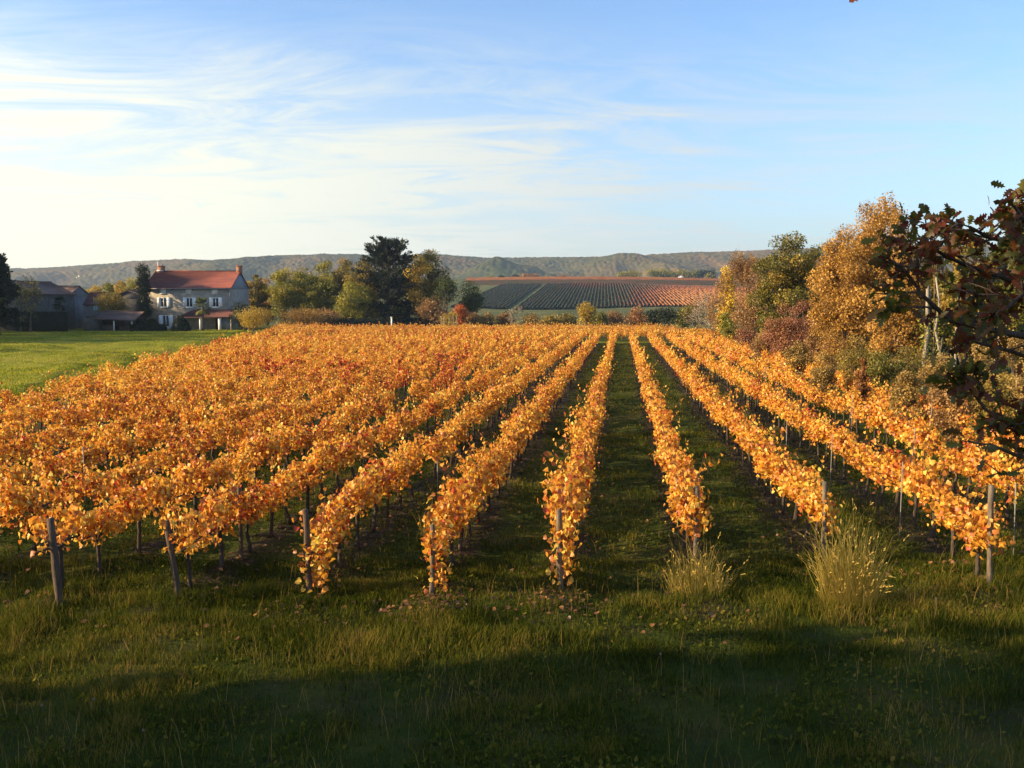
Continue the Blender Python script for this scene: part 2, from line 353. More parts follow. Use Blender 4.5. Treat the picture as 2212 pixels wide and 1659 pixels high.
# ground: grass, bare strips under the vines, far fields
ROWS = [-0.87, 1.21, 3.37, 5.62, 7.8, 9.95]
LROWS = [-2.73, -4.6, -6.45, -8.25]
while LROWS[-1] > -62: LROWS.append(LROWS[-1] - 2.03)
ALLROWS = sorted(ROWS + LROWS)
KR = 0.1173
def lbound(Y): return -19.0 - 0.165 * (np.asarray(Y, float) - 35.4)
def track(x, y):
    a = x - lbound(y); q = np.exp(-((a + 3) / .55) ** 2) + np.exp(-((a + 5.2) / .55) ** 2)
    return np.clip(q + np.exp(-((y - 86 - 2 * np.sin(x / 9.)) / 1.1) ** 2) * (x < -36), 0, 1)
def ground():
    def axis(parts):
        a = []
        for s, e, st in parts: a.append(np.arange(s, e, st))
        return np.concatenate(a + [np.array([parts[-1][1]])])
    xs = axis([(-900, -200, 50), (-200, -70, 6), (-70, -14, .45), (-14, 12, .22), (12, 34, .6), (34, 200, 8), (200, 900, 50)])
    ys = axis([(-60, 4, 4), (4, 30, .3), (30, 120, .8), (120, 240, 3), (240, 430, 8), (430, 900, 12), (900, 1300, 40)])
    X, Y = np.meshgrid(xs, ys)
    Z = gz(X, Y)
    near = 1 - sst(60, 200, Y)
    Z += near * ((fbm(X * .35, Y * .35, 3) - .5) * .22 + (fbm(X * 1.3, Y * 1.3, 8) - .5) * .10 * (1 - sst(25, 60, Y)))
    # low ridges of earth along the vine rows
    dmin = np.full(X.shape, 9.0)
    for c in ALLROWS: dmin = np.minimum(dmin, np.abs(X - KR * Y - c))
    inb = (X > lbound(Y) - 1) & (Y > 12.6) & (Y < 111) & (X < KR * Y + 11)
    dirt = np.where(inb, 1 - sst(.15, .48, dmin + (fbm(X * 2, Y * 2, 5) - .5) * .5), 0)
    rut = np.where(inb, np.exp(-((dmin - .62) / .12) ** 2), 0)
    Z += dirt * .05 - rut * .03
    Z += sst(0, 5, lbound(Y) - X) * (Y > 20) * (1 - sst(105, 125, Y)) * ((fbm(X * .10 + 5, Y * .22, 15, 3) - .5) * 1.5 + (fbm(X * .4, Y * .9, 16, 2) - .5) * .45)
    # the headland bank and its worn patches
    dirt = np.maximum(dirt, sst(.56, .66, fbm(X * 1.7, Y * 2.3, 21)) * (Y < 15) * .45)
    mead = ((X < lbound(Y)) & (Y > 20) & (Y < 170)).astype(float); mead = mead * (1 - .75 * track(X, Y)); mead = np.maximum(mead, .8 * ((Y > 112.5) & (Y < 116.5) & (X < 40)))
    nx, ny = len(xs), len(ys)
    i = np.arange((nx) * (ny)).reshape(ny, nx)
    F = np.stack([i[:-1, :-1], i[:-1, 1:], i[1:, 1:], i[1:, :-1]], -1).reshape(-1, 4)
    m = MB(); m.add(np.stack([X, Y, Z], -1).reshape(-1, 3), F)
    mat, N, L = newmat('ground_soil_grass')
    geo = N.new('ShaderNodeNewGeometry')
    def noise(s, d=6, mp=None):
        n = N.new('ShaderNodeTexNoise'); n.inputs['Scale'].default_value = s; n.inputs['Detail'].default_value = d; n.inputs['Roughness'].default_value = .65
        if mp:
            q = N.new('ShaderNodeMapping'); q.inputs['Scale'].default_value = mp; L.new(geo.outputs['Position'], q.inputs[0]); L.new(q.outputs[0], n.inputs[0])
        else: L.new(geo.outputs['Position'], n.inputs[0])
        return n.outputs[0]
    gr = ramp(N, [(.28, (.022, .034, .006)), (.5, (.050, .066, .011)), (.62, (.09, .085, .018)), (.75, (.11, .08, .034))]); L.new(noise(.55, 8), gr.inputs[0])
    dr = ramp(N, [(.3, (.03, .024, .014)), (.55, (.07, .052, .028)), (.8, (.13, .09, .045))]); L.new(noise(2.5, 8), dr.inputs[0])
    a = N.new('ShaderNodeAttribute'); a.attribute_name = 'dirt'
    mx = N.new('ShaderNodeMix'); mx.data_type = 'RGBA'; L.new(a.outputs['Fac'], mx.inputs[0]); L.new(gr.outputs[0], mx.inputs[6]); L.new(dr.outputs[0], mx.inputs[7])
    md = ramp(N, [(.3, (.07, .09, .010)), (.5, (.20, .21, .02)), (.7, (.30, .25, .045))]); L.new(noise(.22, 8, (.5, 1.6, 1)), md.inputs[0])
    a2 = N.new('ShaderNodeAttribute'); a2.attribute_name = 'mead'
    mx2 = N.new('ShaderNodeMix'); mx2.data_type = 'RGBA'; L.new(a2.outputs['Fac'], mx2.inputs[0]); L.new(mx.outputs[2], mx2.inputs[6]); L.new(md.outputs[0], mx2.inputs[7])
    fr = ramp(N, [(.3, (.05, .06, .02)), (.5, (.09, .10, .035)), (.7, (.16, .15, .06))]); L.new(noise(.06, 6, (1, .6, 1)), fr.inputs[0])
    a3 = N.new('ShaderNodeAttribute'); a3.attribute_name = 'far'
    mx3 = N.new('ShaderNodeMix'); mx3.data_type = 'RGBA'; L.new(a3.outputs['Fac'], mx3.inputs[0]); L.new(mx2.outputs[2], mx3.inputs[6]); L.new(fr.outputs[0], mx3.inputs[7])
    b = N.new('ShaderNodeBsdfPrincipled'); b.inputs['Roughness'].default_value = 1; b.inputs['Specular IOR Level'].default_value = .05
    L.new(mx3.outputs[2], b.inputs['Base Color'])
    bp = N.new('ShaderNodeBump'); bp.inputs['Strength'].default_value = 1.0; bp.inputs['Distance'].default_value = .15; L.new(noise(9, 6), bp.inputs['Height']); L.new(bp.outputs[0], b.inputs['Normal'])
    o = N.new('ShaderNodeOutputMaterial'); L.new(b.outputs[0], o.inputs[0])
    go = m.build('ground', mat, smooth=True); tag(go, kind='structure')
    for nm, arr in (('dirt', dirt), ('mead', mead), ('far', sst(165, 200, Y))):
        at_ = go.data.attributes.new(nm, 'FLOAT', 'POINT'); at_.data.foreach_set('value', np.asarray(arr, np.float32).ravel())
    global GX, GY, GZ
    GX, GY, GZ = xs, ys, Z
ground()
def gs(x, y):                                            # height of the built ground sheet
    x = np.asarray(x, float); y = np.asarray(y, float)
    i = np.clip(np.searchsorted(GX, x) - 1, 0, len(GX) - 2); j = np.clip(np.searchsorted(GY, y) - 1, 0, len(GY) - 2)
    fx = (x - GX[i]) / (GX[i + 1] - GX[i]); fy = (y - GY[j]) / (GY[j + 1] - GY[j])
    return (GZ[j, i] * (1 - fx) + GZ[j, i + 1] * fx) * (1 - fy) + (GZ[j + 1, i] * (1 - fx) + GZ[j + 1, i + 1] * fx) * fy
def gf(x, y): return float(gs(x, y))

# ---------------------------------------------------------------- hills
def hills():
    px = np.array([-900, -300, 0, 60, 100, 200, 300, 360, 430, 500, 560, 640, 700, 800, 900, 960, 1050, 1150, 1300, 1400, 1480, 1560, 1640, 1750, 2212, 2700, 3300])
    py = np.array([588, 586, 584, 586, 584, 577, 570, 566, 566, 570, 564, 559, 556, 557, 557, 556, 562, 563, 561, 556, 552, 549, 547, 543, 535, 540, 550])
    nu, nv = 1150, 300
    u = np.linspace(-.72, .72, nu); t = np.linspace(0, 1, nv)
    U, T = np.meshgrid(u, t)
    Y = 1000 + 1400 * T ** 1.1
    X = U * Y
    top = 4.3 + (640 - np.interp(CX + U * FPX, px, py)) / FPX * 2250
    prof = sst(0, 1, np.clip((Y - 1150) / 1100, 0, 1)) ** .9
    Z = -6 + (top + 6) * prof
    sp = fbm(X / 260 + 3.1, Y / 600 + 1.7, 41, 4) - .5
    Z += (sp - .17) * 270 * prof * (1 - prof) * 2.6
    spur = np.exp(-((X - 30 - (Y - 1500) * -.35) / 130) ** 2) * np.exp(-((Y - 1500) / 230) ** 2)
    Z += spur * 44
    Z -= sst(2270, 2400, Y) * 40
    cs = 9.5
    ix = np.floor(X / cs).astype(np.int64); iy = np.floor(Y / cs).astype(np.int64)
    best = np.full(X.shape, 9.0); col = np.zeros(X.shape)
    for dx in (-1, 0, 1):
        for dy in (-1, 0, 1):
            qx = (ix + dx + .5 + (hash2(ix + dx, iy + dy, 7) - .5) * .8) * cs; qy = (iy + dy + .5 + (hash2(ix + dx, iy + dy, 9) - .5) * .8) * cs
            d = np.hypot(X - qx, Y - qy) / cs
            h = hash2(ix + dx, iy + dy, 11)
            d = d - h * .15
            col = np.where(d < best, h, col); best = np.minimum(best, d)
    Z += np.clip(1 - best ** 2 * 1.6, 0, 1) * 5.5 * (.3 + fbm(X / 60, Y / 60, 61)) + (fbm(X / 9, Y / 9, 62, 2) - .5) * 3.5
    i = np.arange(nu * nv).reshape(nv, nu)
    F = np.stack([i[:-1, :-1], i[:-1, 1:], i[1:, 1:], i[1:, :-1]], -1).reshape(-1, 4)
    cc = col * .30 + fbm(X / 140, Y / 220, 5) * 1.1 - .22
    v = (cc[:-1, :-1]).reshape(-1)
    m = MB(); m.add(np.stack([X, Y, Z], -1).reshape(-1, 3), F, v=v)
    lm('forest', (.028, .042, .014), (.06, .062, .018), (.12, .088, .026), (.19, .10, .03), trans=0)
    tag(m.build('hills', M['forest']), kind='structure')
hills()

# ---------------------------------------------------------------- grapevines
def vine_parts(seed, nleaf, redness, h=1.18, low=.56, wide=.18, prof=VINE, sz=(.05, .098), cascade=False):
    rg = np.random.default_rng(seed)
    tr = MB()
    bx, by = rg.uniform(-.06, .06, 2)
    pts = [(0, 0, -.08), (bx * .5, by, .15), (bx * 1.3 + rg.uniform(-.04, .04), -by, .38), (bx, 0, .58), (bx * .4, .04, .66)]
    tube(tr, pts, [.045, .036, .032, .036, .045], 6)
    for s in (-1, 1):
        a = [(bx * .4, .02 * s, .64), (.0, .18 * s, .70 + rg.uniform(-.03, .03)), (rg.uniform(-.02, .02), .50 * s, .69)]
        tube(tr, a, [.028, .02, .013], 5)
    P0 = []; P1 = []
    for k in range(9):
        y = rg.uniform(-.5, .5); tx = rg.uniform(-.16, .16)
        p = np.array([0, y, .69]); mid = p + (tx * .5, rg.uniform(-.06, .06), .3); e = mid + (tx, rg.uniform(-.12, .12), h - 1.0 + rg.uniform(-.05, .12))
        P0 += [p, mid]; P1 += [mid, e]
    stray = []
    for k in range(rg.integers(1, 5)):
        p = np.array(P1[2 * int(rg.integers(0, 9)) + 1]); e = p + (rg.normal(0, .16), rg.normal(0, .12), rg.uniform(.18, .42)); P0.append(p); P1.append(e); stray += [p + (e - p) * q for q in (.35, .6, .8, 1.0)]
    segs(tr, P0, P1, .006, .004, 3)
    lf = MB()
    n = nleaf
    # leaves in loose clumps round the canes
    nc = 19
    cy = rg.uniform(-.56, .56, nc); cz = low + (h - low) * rg.beta(1.9, 1.25, nc); cx = rg.normal(0, wide * .55, nc)
    ci = rg.integers(0, nc, n)
    P = np.stack([cx[ci] + rg.normal(0, .062, n), cy[ci] + rg.normal(0, .075, n), cz[ci] + rg.normal(0, .075, n)], 1)
    m = rg.random(n) < .22
    P[m, 0] = rg.normal(0, wide * .6, m.sum()); P[m, 1] = rg.uniform(-.6, .6, m.sum()); P[m, 2] = low + (h + .05 - low) * rg.beta(1.5, 1.3, m.sum())
    ns = len(stray); P[-ns:] = np.array(stray) + rg.normal(0, .02, (ns, 3))
    if cascade:
        k = n // 3
        P[:k, 0] = rg.normal(0, .11, k); P[:k, 1] = rg.normal(-.30, .13, k); P[:k, 2] = rg.uniform(.12, .8, k)
    out = norm(np.stack([P[:, 0] * 3 + rg.normal(0, .5, n), rg.normal(0, .6, n), (P[:, 2] - .8) * .9 + rg.normal(.15, .5, n)], 1))
    tip = norm(np.stack([rg.normal(0, .6, n), rg.normal(0, .6, n), -.75 + rg.normal(0, .5, n)], 1))
    co = rg.normal(0, .15, nc)[ci]; co[m] = 0
    v = np.clip(np.maximum(co + rg.normal(.56, .21, n), .17 + .1 * rg.random(n) - .25 * (rg.random(n) < .012)) - redness * rg.random(n), 0, 1)
    s = rg.uniform(*sz, n)
    leaves(lf, P, s, tip, out, v, prof, .28, .2)
    if not cascade and False: pass
    return tr, lf
PROTO = []
def make_protos():
    for k in range(14):
        red = [0, .02, .05, .0, .12, .03, .22, .08, .0, .05, .6, .35, .05, .1][k]
        casc = k >= 12
        tr, lf = vine_parts(100 + k, 470 if casc else [560, 400, 620, 320, 500][k % 5], red, h=1.04 + .05 * (k % 5), wide=.15 + .025 * (k % 3), cascade=casc)
        PROTO.append((tr.mesh('trunk', M['vine_bark'], True), lf.mesh('foliage', M['vine_leaf'])))
make_protos()
ORD = ['first', 'second', 'third', 'fourth', 'fifth', 'sixth', 'seventh', 'eighth', 'ninth', 'tenth', 'eleventh', 'twelfth', 'thirteenth', 'fourteenth', 'fifteenth',
       'sixteenth', 'seventeenth', 'eighteenth', 'nineteenth', 'twentieth', 'twenty-first', 'twenty-second', 'twenty-third', 'twenty-fourth', 'twenty-fifth', 'twenty-sixth',
       'twenty-seventh', 'twenty-eighth', 'twenty-ninth', 'thirtieth'] + ['%dth' % i for i in range(31, 60)]
START = {0: 13.75, 1: 14.7, 2: 15.3, 3: 13.95, -1: 13.5, -2: 13.55, -3: 13.3, -4: 13.1}
def vineyard():
    rg = np.random.default_rng(5)
    items = []                                           # x, y, rowkey, idx-in-row
    rows = {}
    for i, c in enumerate(ROWS): rows[i] = c
    for i, c in enumerate(LROWS): rows[-1 - i] = c
    for k, c in rows.items():
        y = START.get(k, 13.3 + (k % 3) * .2) + .35
        j = 0
        while y < 110.5:
            x = KR * y + c + .06 * math.sin(y * .7 + k)
            if x > float(lbound(y)) and x / y > -.5516 - 7 / y and x / y < .5516 + 3.5 / y:
                gap = rg.random() < (.055 if k < 0 else .03)
                if k in (4, 5) and y > 95: gap = gap or rg.random() < .3
                if j < 4 and k in (3, 2, 1, 0, -1, -2, -3): gap = False
                if not gap: items.append([x, y, k, j, 0])
            y += 1.08 + rg.uniform(-.06, .06); j += 1
    # cross block beyond the headland path
    yy = 118.5; q = 0
    while yy < 160:
        x = float(lbound(yy)) + 1.0
        while x < 28 - (yy - 121) * .12:
            if rg.random() > .05: items.append([x, yy + .1 * math.sin(x), 99, q, 1])
            x += 1.12
        yy += 2.1; q += 1
    vis = []; rest = []
    for it in items:
        x, y, k, j, cr = it
        inv = abs(x / y) < .5516 + .3 / y and not cr
        (vis if inv else rest).append(it)
    vis.sort(key=lambda t: math.hypot(t[0], t[1])); near = vis[:300]; rest += vis[300:]
    # individual vines
    roots = []
    for v in range(14):
        pass
    byrow = {}
    for it in near: byrow.setdefault(it[2], []).append(it)
    first = {}
    for k, lst in byrow.items():
        lst.sort(key=lambda t: t[1])
        n = abs(k) if k < 0 else k
        side = 'left' if k <= 0 else 'right'
        rn = ORD[-k] if k <= 0 else ORD[k - 1]
        for idx, (x, y, kk, j, cr) in enumerate(lst):
            red = fbm(np.array(x * .25), np.array(y * .12), 77)
            r = rg.random()
            pv = int(rg.integers(0, 10))
            if float(red) > .68 and k < -1 and r < .5: pv = 10 if r < .2 else 11
            if r > .985: pv = 11
            if idx == 0 and k in (0, -1, -2): pv = 12 + (k % 2)
            tm, fm = PROTO[pv]
            sc_ = rg.uniform(.92, 1.10)
            colr = {10: 'red', 11: 'reddish orange'}.get(pv, 'orange')
            lab = '%s grapevine, %s visible from the near end, %s row %s of the central alley' % (colr, ORD[idx], rn, side)
            if pv >= 12: lab = 'end grapevine with leaves cascading to the ground, %s row %s of the central alley' % (rn, side)
            root = empty('grapevine', (x, y, gf(x, y)), lab, 'grapevine', 'grapevines in the near rows', 0)
            fl = math.pi if (rg.random() < .5 and pv < 12) else 0
            root.rotation_euler = (rg.uniform(-.04, .04), rg.uniform(-.05, .05), -math.atan(KR) + fl + rg.uniform(-.08, .08))
            root.scale = (sc_ * rg.uniform(.85, 1.15), sc_, sc_ * rg.uniform(.88, 1.1))
            for nm, me in (('trunk', tm), ('foliage', fm)):
                o = bpy.data.objects.new(nm, me); COL.objects.link(o); o.parent = root
    # the rest of the block as one mass
    lod = {}
    for L_, (n, sz, cnt) in {0: (380, (.065, .11), 8), 1: (200, (.09, .145), 8), 2: (130, (.12, .18), 8)}.items():
        lod[L_] = []
        for k in range(cnt):
            tr, lf = vine_parts(500 + L_ * 20 + k, n, [0, .05, .1, .02, .2, .05, .5, .1][k], sz=sz, prof=None, wide=.145)
            t2 = MB(); tube(t2, [(0, 0, -.1), (.03, .02, .3), (0, 0, .72)], [.04, .035, .045], 4)
            if L_ < 2: tube(t2, [(0, -.5, .69), (0, 0, .72), (0, .5, .69)], [.015, .03, .015], 3)
            lod[L_].append((np.vstack(t2.V), np.vstack(t2.Q), np.vstack(lf.V), np.concatenate(lf.aq)))
    mb = MB()
    for it in rest:
        x, y, k, j, cr = it
        L_ = 0 if y < 48 else (1 if y < 85 else 2)
        red = float(fbm(np.array(x * .3), np.array(y * .3), 77))
        pv = int(rg.integers(0, 6))
        if red > .60 and x < 0 and rg.random() < .5: pv = 6
        TV, TQ, LV, LA = lod[L_][pv]
        a = -math.atan(KR) + (math.pi / 2 if cr else 0) + (math.pi if rg.random() < .5 else 0) + rg.uniform(-.1, .1)
        ca, sa = math.cos(a), math.sin(a); s = rg.uniform(.85, 1.12); sz = s * rg.uniform(.85, 1.15)
        off = np.array([x, y, gf(x, y)])
        def tf(V):
            return np.stack([(V[:, 0] * ca - V[:, 1] * sa) * s, (V[:, 0] * sa + V[:, 1] * ca) * s, V[:, 2] * sz], 1) + off
        mb.add(tf(TV), TQ, v=0.5, mi=1)
        q = np.arange(len(LV)).reshape(-1, 4)
        mb.add(tf(LV), q, v=np.clip(LA + (0.5 - red) * .3 + rg.uniform(-.08, .08), 0, 1), mi=0)
    o = mb.build('vineyard_rows', [M['vine_leaf'], M['vine_bark']])
    tag(o, 'mass of orange vine rows filling the field beyond the near vines', 'vines', None, 'stuff')
vineyard()

# posts and stakes
def post(px, ptop, Y, h, kind, lean, label, w=.05, c=None, zext=0):
    if c is not None: x = KR * Y + c
    else: x = at(px, ptop, Y)[0]
    z = gf(x, Y)
    if kind != 'wood': h *= .88
    m = MB()
    if kind == 'wood':
        n = 7; th = np.linspace(0, 1, n)
        rg = random.Random(int(px))
        pts = [(x + lean * t * h + rg.uniform(-.008, .008), Y + rg.uniform(-.008, .008), z - .15 + (h + .15) * t) for t in th]
        tube(m, pts, [w * .88 * rg.uniform(.86, 1.12) for _ in th], 7)
        o = m.build('wooden_post', M['old_wood'] if px > 900 else M['dark_wood'], origin=(x, Y, z))  # left posts get darker wood, standing in for their shaded faces
        tag(o, label, 'post', 'wooden posts at the row ends')
    else:
        tube(m, [(x, Y, z - .1), (x + lean * h * .5, Y, z + h * .5), (x + lean * h, Y, z + h)], .010, 5)
        o = m.build('metal_stake', M['metal_stake'], origin=(x, Y, z))
        tag(o, label, 'stake', 'thin stakes along the rows')
    return o
post(1205, 1100, 13.7, 1.22, 'wood', -.03, 'weathered grey post ending the row just left of the central grass alley', .055, -.87)
post(940, 1100, 13.4, 1.05, 'wood', .02, 'post half hidden in leaves at the end of the second row left', .045, -2.76)
post(668, 1120, 13.5, 1.3, 'wood', -.03, 'brown square-topped post amid leaves at the end of the third row left', .05, -4.6)
post(385, 1150, 13.2, 1.15, 'wood', -.13, 'leaning brown post with bare top at the end of the fourth row left', .055, -6.4)
post(405, 1090, 15.4, 1.3, 'wood', .0, 'grey post standing just behind the leaning brown post', .04, -6.4)
post(143, 1155, 12.9, 1.28, 'wood', -.08, 'dark leafless post near the left edge at the end of a row', .06, -7.95)
post(1498, 1085, 14.6, 1.42, 'wood', -.01, 'square pale post at the near end of first row right of the alley', .048, 1.25)
post(1790, 1075, 15.1, 1.35, 'wood', -.02, 'pale post behind the tall dry grass clump on the right', .048, 3.42)
post(2140, 1060, 13.8, 1.55, 'wood', -.03, 'tall sunlit post at the far right end of a row', .05, 5.66)
stk = [(1950, 998, 16.6, 1.65, 0, 'pale metal stake between the two right-hand end posts'),
       (183, 1045, 19.5, 1.5, 0, 'short pale stake among the vines at far left'),
       (615, 1065, 18.0, 1.35, 0, 'thin dark stake behind the third row left of the alley'),
       (1700, 912, 24.0, 1.55, 0, 'thin stake in the second row right of the alley'),
       (1797, 935, 21.0, 1.6, .01, 'thin stake in the third row right of the alley'),
       (1689, 778, 47.0, 2.0, 0, 'pale stake at the right edge of the field, farthest of all'),
       (1655, 800, 44.0, 1.7, 0, 'pale stake near the right edge of field, second farthest'),
       (2013, 865, 25.5, 1.9, 0, 'pale stake beside the scrub at the right edge of the vines'),
       (1970, 930, 21.5, 1.7, .05, 'leaning thin stake in the fourth row right'),
       (2198, 1040, 15.5, 1.5, -.02, 'thin stake right at the right border of the picture'),
       (1842, 845, 29.0, 1.8, 0, 'white-tipped stake beside dark scrub at the right of the field'),
       (945, 1020, 19.0, 1.35, 0, 'thin stake rising behind the second row left of the alley')]
for px, py, Y, h, ln, lab in stk: post(px, py, Y, h, 'stake', ln, lab)
def wires():
    for c, k, y0 in ((-6.4, 'fourth', 13.25), (-4.6, 'third', 13.5), (-.87, 'first', 13.7)):
        m = MB(); ys = np.arange(y0, y0 + 14, 1.5)
        for h in (.70, 1.05):
            pts = [(KR * y + c, y, gf(KR * y + c, y) + h - .015 * math.sin((y - y0) * 1.4) ** 2) for y in ys]
            tube(m, pts, .0025, 3)
        o = m.build('trellis_wire', M['metal_stake'], origin=(KR * y0 + c, y0, gf(KR * y0 + c, y0)))
        tag(o, 'thin trellis wires running along the %s row left of the alley' % k, 'wire', 'trellis wires')
wires()

# ---------------------------------------------------------------- grass and litter
def blades(mb, X, Y, H, W, v, bend=.35, rg=None, Z=None):
    n = len(X); Z = gs(X, Y) - .01 if Z is None else Z
    a = rg.uniform(0, 2 * np.pi, n); wx = np.cos(a) * W / 2; wy = np.sin(a) * W / 2
    b = rg.uniform(0, 2 * np.pi, n); bl = H * bend * rg.uniform(.3, 1.4, n); dx = np.cos(b) * bl; dy = np.sin(b) * bl
    P = np.stack([X, Y, Z], 1)
    V = np.stack([P + np.stack([wx, wy, 0 * X], 1), P - np.stack([wx, wy, 0 * X], 1),
                  P + np.stack([dx * .35 - wx * .7, dy * .35 - wy * .7, H * .58], 1), P + np.stack([dx * .35 + wx * .7, dy * .35 + wy * .7, H * .58], 1),
                  P + np.stack([dx, dy, H], 1)], 1)
    i = (np.arange(n) * 5)[:, None]
    mb.add(V.reshape(-1, 3), i + np.array([[0, 1, 2, 3]]), None, v=v)
    mb.T.append((i + np.array([[3, 2, 4]]) + mb.n - 5 * n).astype(np.int32)); mb.at.append(np.asarray(v, np.float32)); mb.mt.append(np.zeros(n, np.int32))
def rowdist(x, y):
    d = np.full(x.shape, 9.0)
    for c in ALLROWS: d = np.minimum(d, np.abs(x - KR * y - c))
    return d
def grass():
    rg = np.random.default_rng(11)
    mb = MB()
    def patch(n, y0, y1, hm, w, dens_scale, keep_pow=1.0, xlo=None, xhi=None, vb=0.0, cond=None):
        Y = y0 + (y1 - y0) * rg.random(n) ** .8
        lo = -.57 * Y - 1 if xlo is None else xlo(Y); hi = .57 * Y + 1 if xhi is None else xhi(Y)
        X = lo + (hi - lo) * rg.random(n)
        d = fbm(X * dens_scale, Y * dens_scale, 31)
        keep = rg.random(n) < np.clip((d - .28) * 2.6, .22, 1) ** keep_pow
        if cond is not None: keep &= cond(X, Y, d)
        X, Y, d = X[keep], Y[keep], d[keep]
        tuft = fbm(X * 2.2, Y * 2.2, 51)
        H = hm * (.25 + 1.9 * tuft ** 2.2 + .4 * rg.random(len(X)))
        v = np.clip(.10 + .65 * (fbm(X * .9, Y * .9, 71) - .2) + rg.normal(0, .16, len(X)) + vb - .5 * (X < lbound(Y) - 1) * track(X, Y) + (H > hm * 1.3) * .15, 0, 1)
        blades(mb, X, Y, H, w * rg.uniform(.6, 1.4, len(X)), v, .45, rg)
    patch(240000, 6.8, 15.5, .10, .008, .9)
    infield = lambda X, Y, d: (X > lbound(Y)) & (X < KR * Y + 10.5) & (rg.random(len(X)) < np.where(rowdist(X, Y) < .22, .45, 1))
    patch(170000, 13, 32, .10, .013, .8, vb=.05, cond=infield, xlo=lambda Y: np.maximum(-.57 * Y, lbound(Y)), xhi=lambda Y: np.minimum(.57 * Y, KR * Y + 10.5))
    patch(170000, 28, 117, .12, .03, .5, vb=.08, cond=infield, xlo=lambda Y: np.maximum(-.25 * Y - 2, lbound(Y)), xhi=lambda Y: np.minimum(.57 * Y, KR * Y + 10.5))
    # edge under the scrub on the right
    patch(40000, 14, 70, .22, .025, .6, xlo=lambda Y: KR * Y + 10, xhi=lambda Y: .57 * Y + 1, vb=.3, cond=lambda X, Y, d: X > KR * Y + 9.8)
    n = 42000; Y = 6.8 + 22 * rg.random(n) ** 1.3; X = (rg.random(n) * 2 - 1) * (.58 * Y + .5)
    d = fbm(X * 1.6, Y * 1.6, 91); m_ = (d > .50) & (X > lbound(Y)) & (X < KR * Y + 10); X, Y, d = X[m_], Y[m_], d[m_]; n = len(X)
    a = rg.uniform(0, 6.283, n)
    leaves(mb, np.stack([X, Y, gs(X, Y) + rg.uniform(0, .05, n)], 1), rg.uniform(.03, .08, n), np.stack([np.cos(a), np.sin(a), rg.uniform(.1, .9, n)], 1), np.tile([0, 0, 1.], (n, 1)) + rg.normal(0, .3, (n, 3)), np.clip(rg.normal(.38, .15, n), 0, 1), asp=.8)
    # rough uncut patches along the row ends
    n = 60000; Y = 10.8 + 4.6 * rg.random(n); X = (rg.random(n) * 2 - 1) * (.58 * Y); d = fbm(X * .9 + 3, Y * 1.3, 131); k_ = rg.random(n) < np.clip((d - .46) * 5, 0, 1); X, Y, d = X[k_], Y[k_], d[k_]
    blades(mb, X, Y, (.05 + .55 * np.clip(d - .44, 0, .3)) * rg.uniform(.5, 1.3, len(X)), rg.uniform(.005, .011, len(X)), np.clip(.02 + .9 * fbm(X * 1.3, Y * 1.3, 141) - .1 + rg.normal(0, .15, len(X)), 0, 1), .5, rg)
    # tall dry stalks standing out of the sward
    n = 2600; Y = 7 + 14 * rg.random(n); X = (rg.random(n) * 2 - 1) * (.58 * Y); k_ = fbm(X * .6, Y * .6, 95) > .5; X, Y = X[k_], Y[k_]
    blades(mb, X, Y, rg.uniform(.18, .42, len(X)), np.full(len(X), .006), np.clip(rg.normal(.85, .12, len(X)), 0, 1), .35, rg)
    o = mb.build('grass', M['grass']); tag(o, 'short rough green grass over the headland and between the vine rows', 'grass', None, 'stuff')
    mb = MB()
    patch(190000, 30, 165, .13, .05, .25, xlo=lambda Y: -.62 * Y - 4, xhi=lambda Y: lbound(Y) - .8, vb=.22)
    o = mb.build('meadow_grass', M['meadow']); tag(o, 'sunlit yellow-green meadow grass left of the vineyard', 'grass', None, 'stuff')
    # fallen leaves
    n = 15000
    Y = 11.5 + 32 * rg.random(n) ** 1.5; k = rg.integers(0, len(ALLROWS), n)
    X = KR * Y + np.array(ALLROWS)[k] + rg.normal(0, .42, n)
    ke = 420; ec = rg.integers(0, 4, ke); ex = np.array([.72, -1.2, -3.1, 7.2])[ec]; ey = np.array([13.2, 12.9, 13.0, 14.5])[ec]; X[:ke] = ex + rg.normal(0, .45, ke); Y[:ke] = ey + rg.normal(0, .35, ke)
    m = (np.abs(X) < .58 * Y + 1) & ((Y > 12) | (rg.random(n) < .25)) & (X > lbound(Y)); X, Y = X[m], Y[m]; n = len(X)
    P = np.stack([X, Y, gs(X, Y) + rg.uniform(.01, .06, n)], 1)
    ml = MB()
    a = rg.uniform(0, 6.283, n)
    leaves(ml, P, rg.uniform(.045, .085, n), np.stack([np.cos(a), np.sin(a), rg.normal(0, .3, n)], 1), norm(np.stack([rg.normal(0, .4, n), rg.normal(0, .4, n), np.ones(n)], 1)), np.clip(rg.normal(.45, .3, n), 0, 1), [(0, .2), (.3, .5), (.7, .4), (1, 0)], .3, .2)
    o = ml.build('fallen_leaves', M['litter']); tag(o, 'fallen brown and orange vine leaves scattered under the rows', 'leaves', None, 'stuff')
grass()
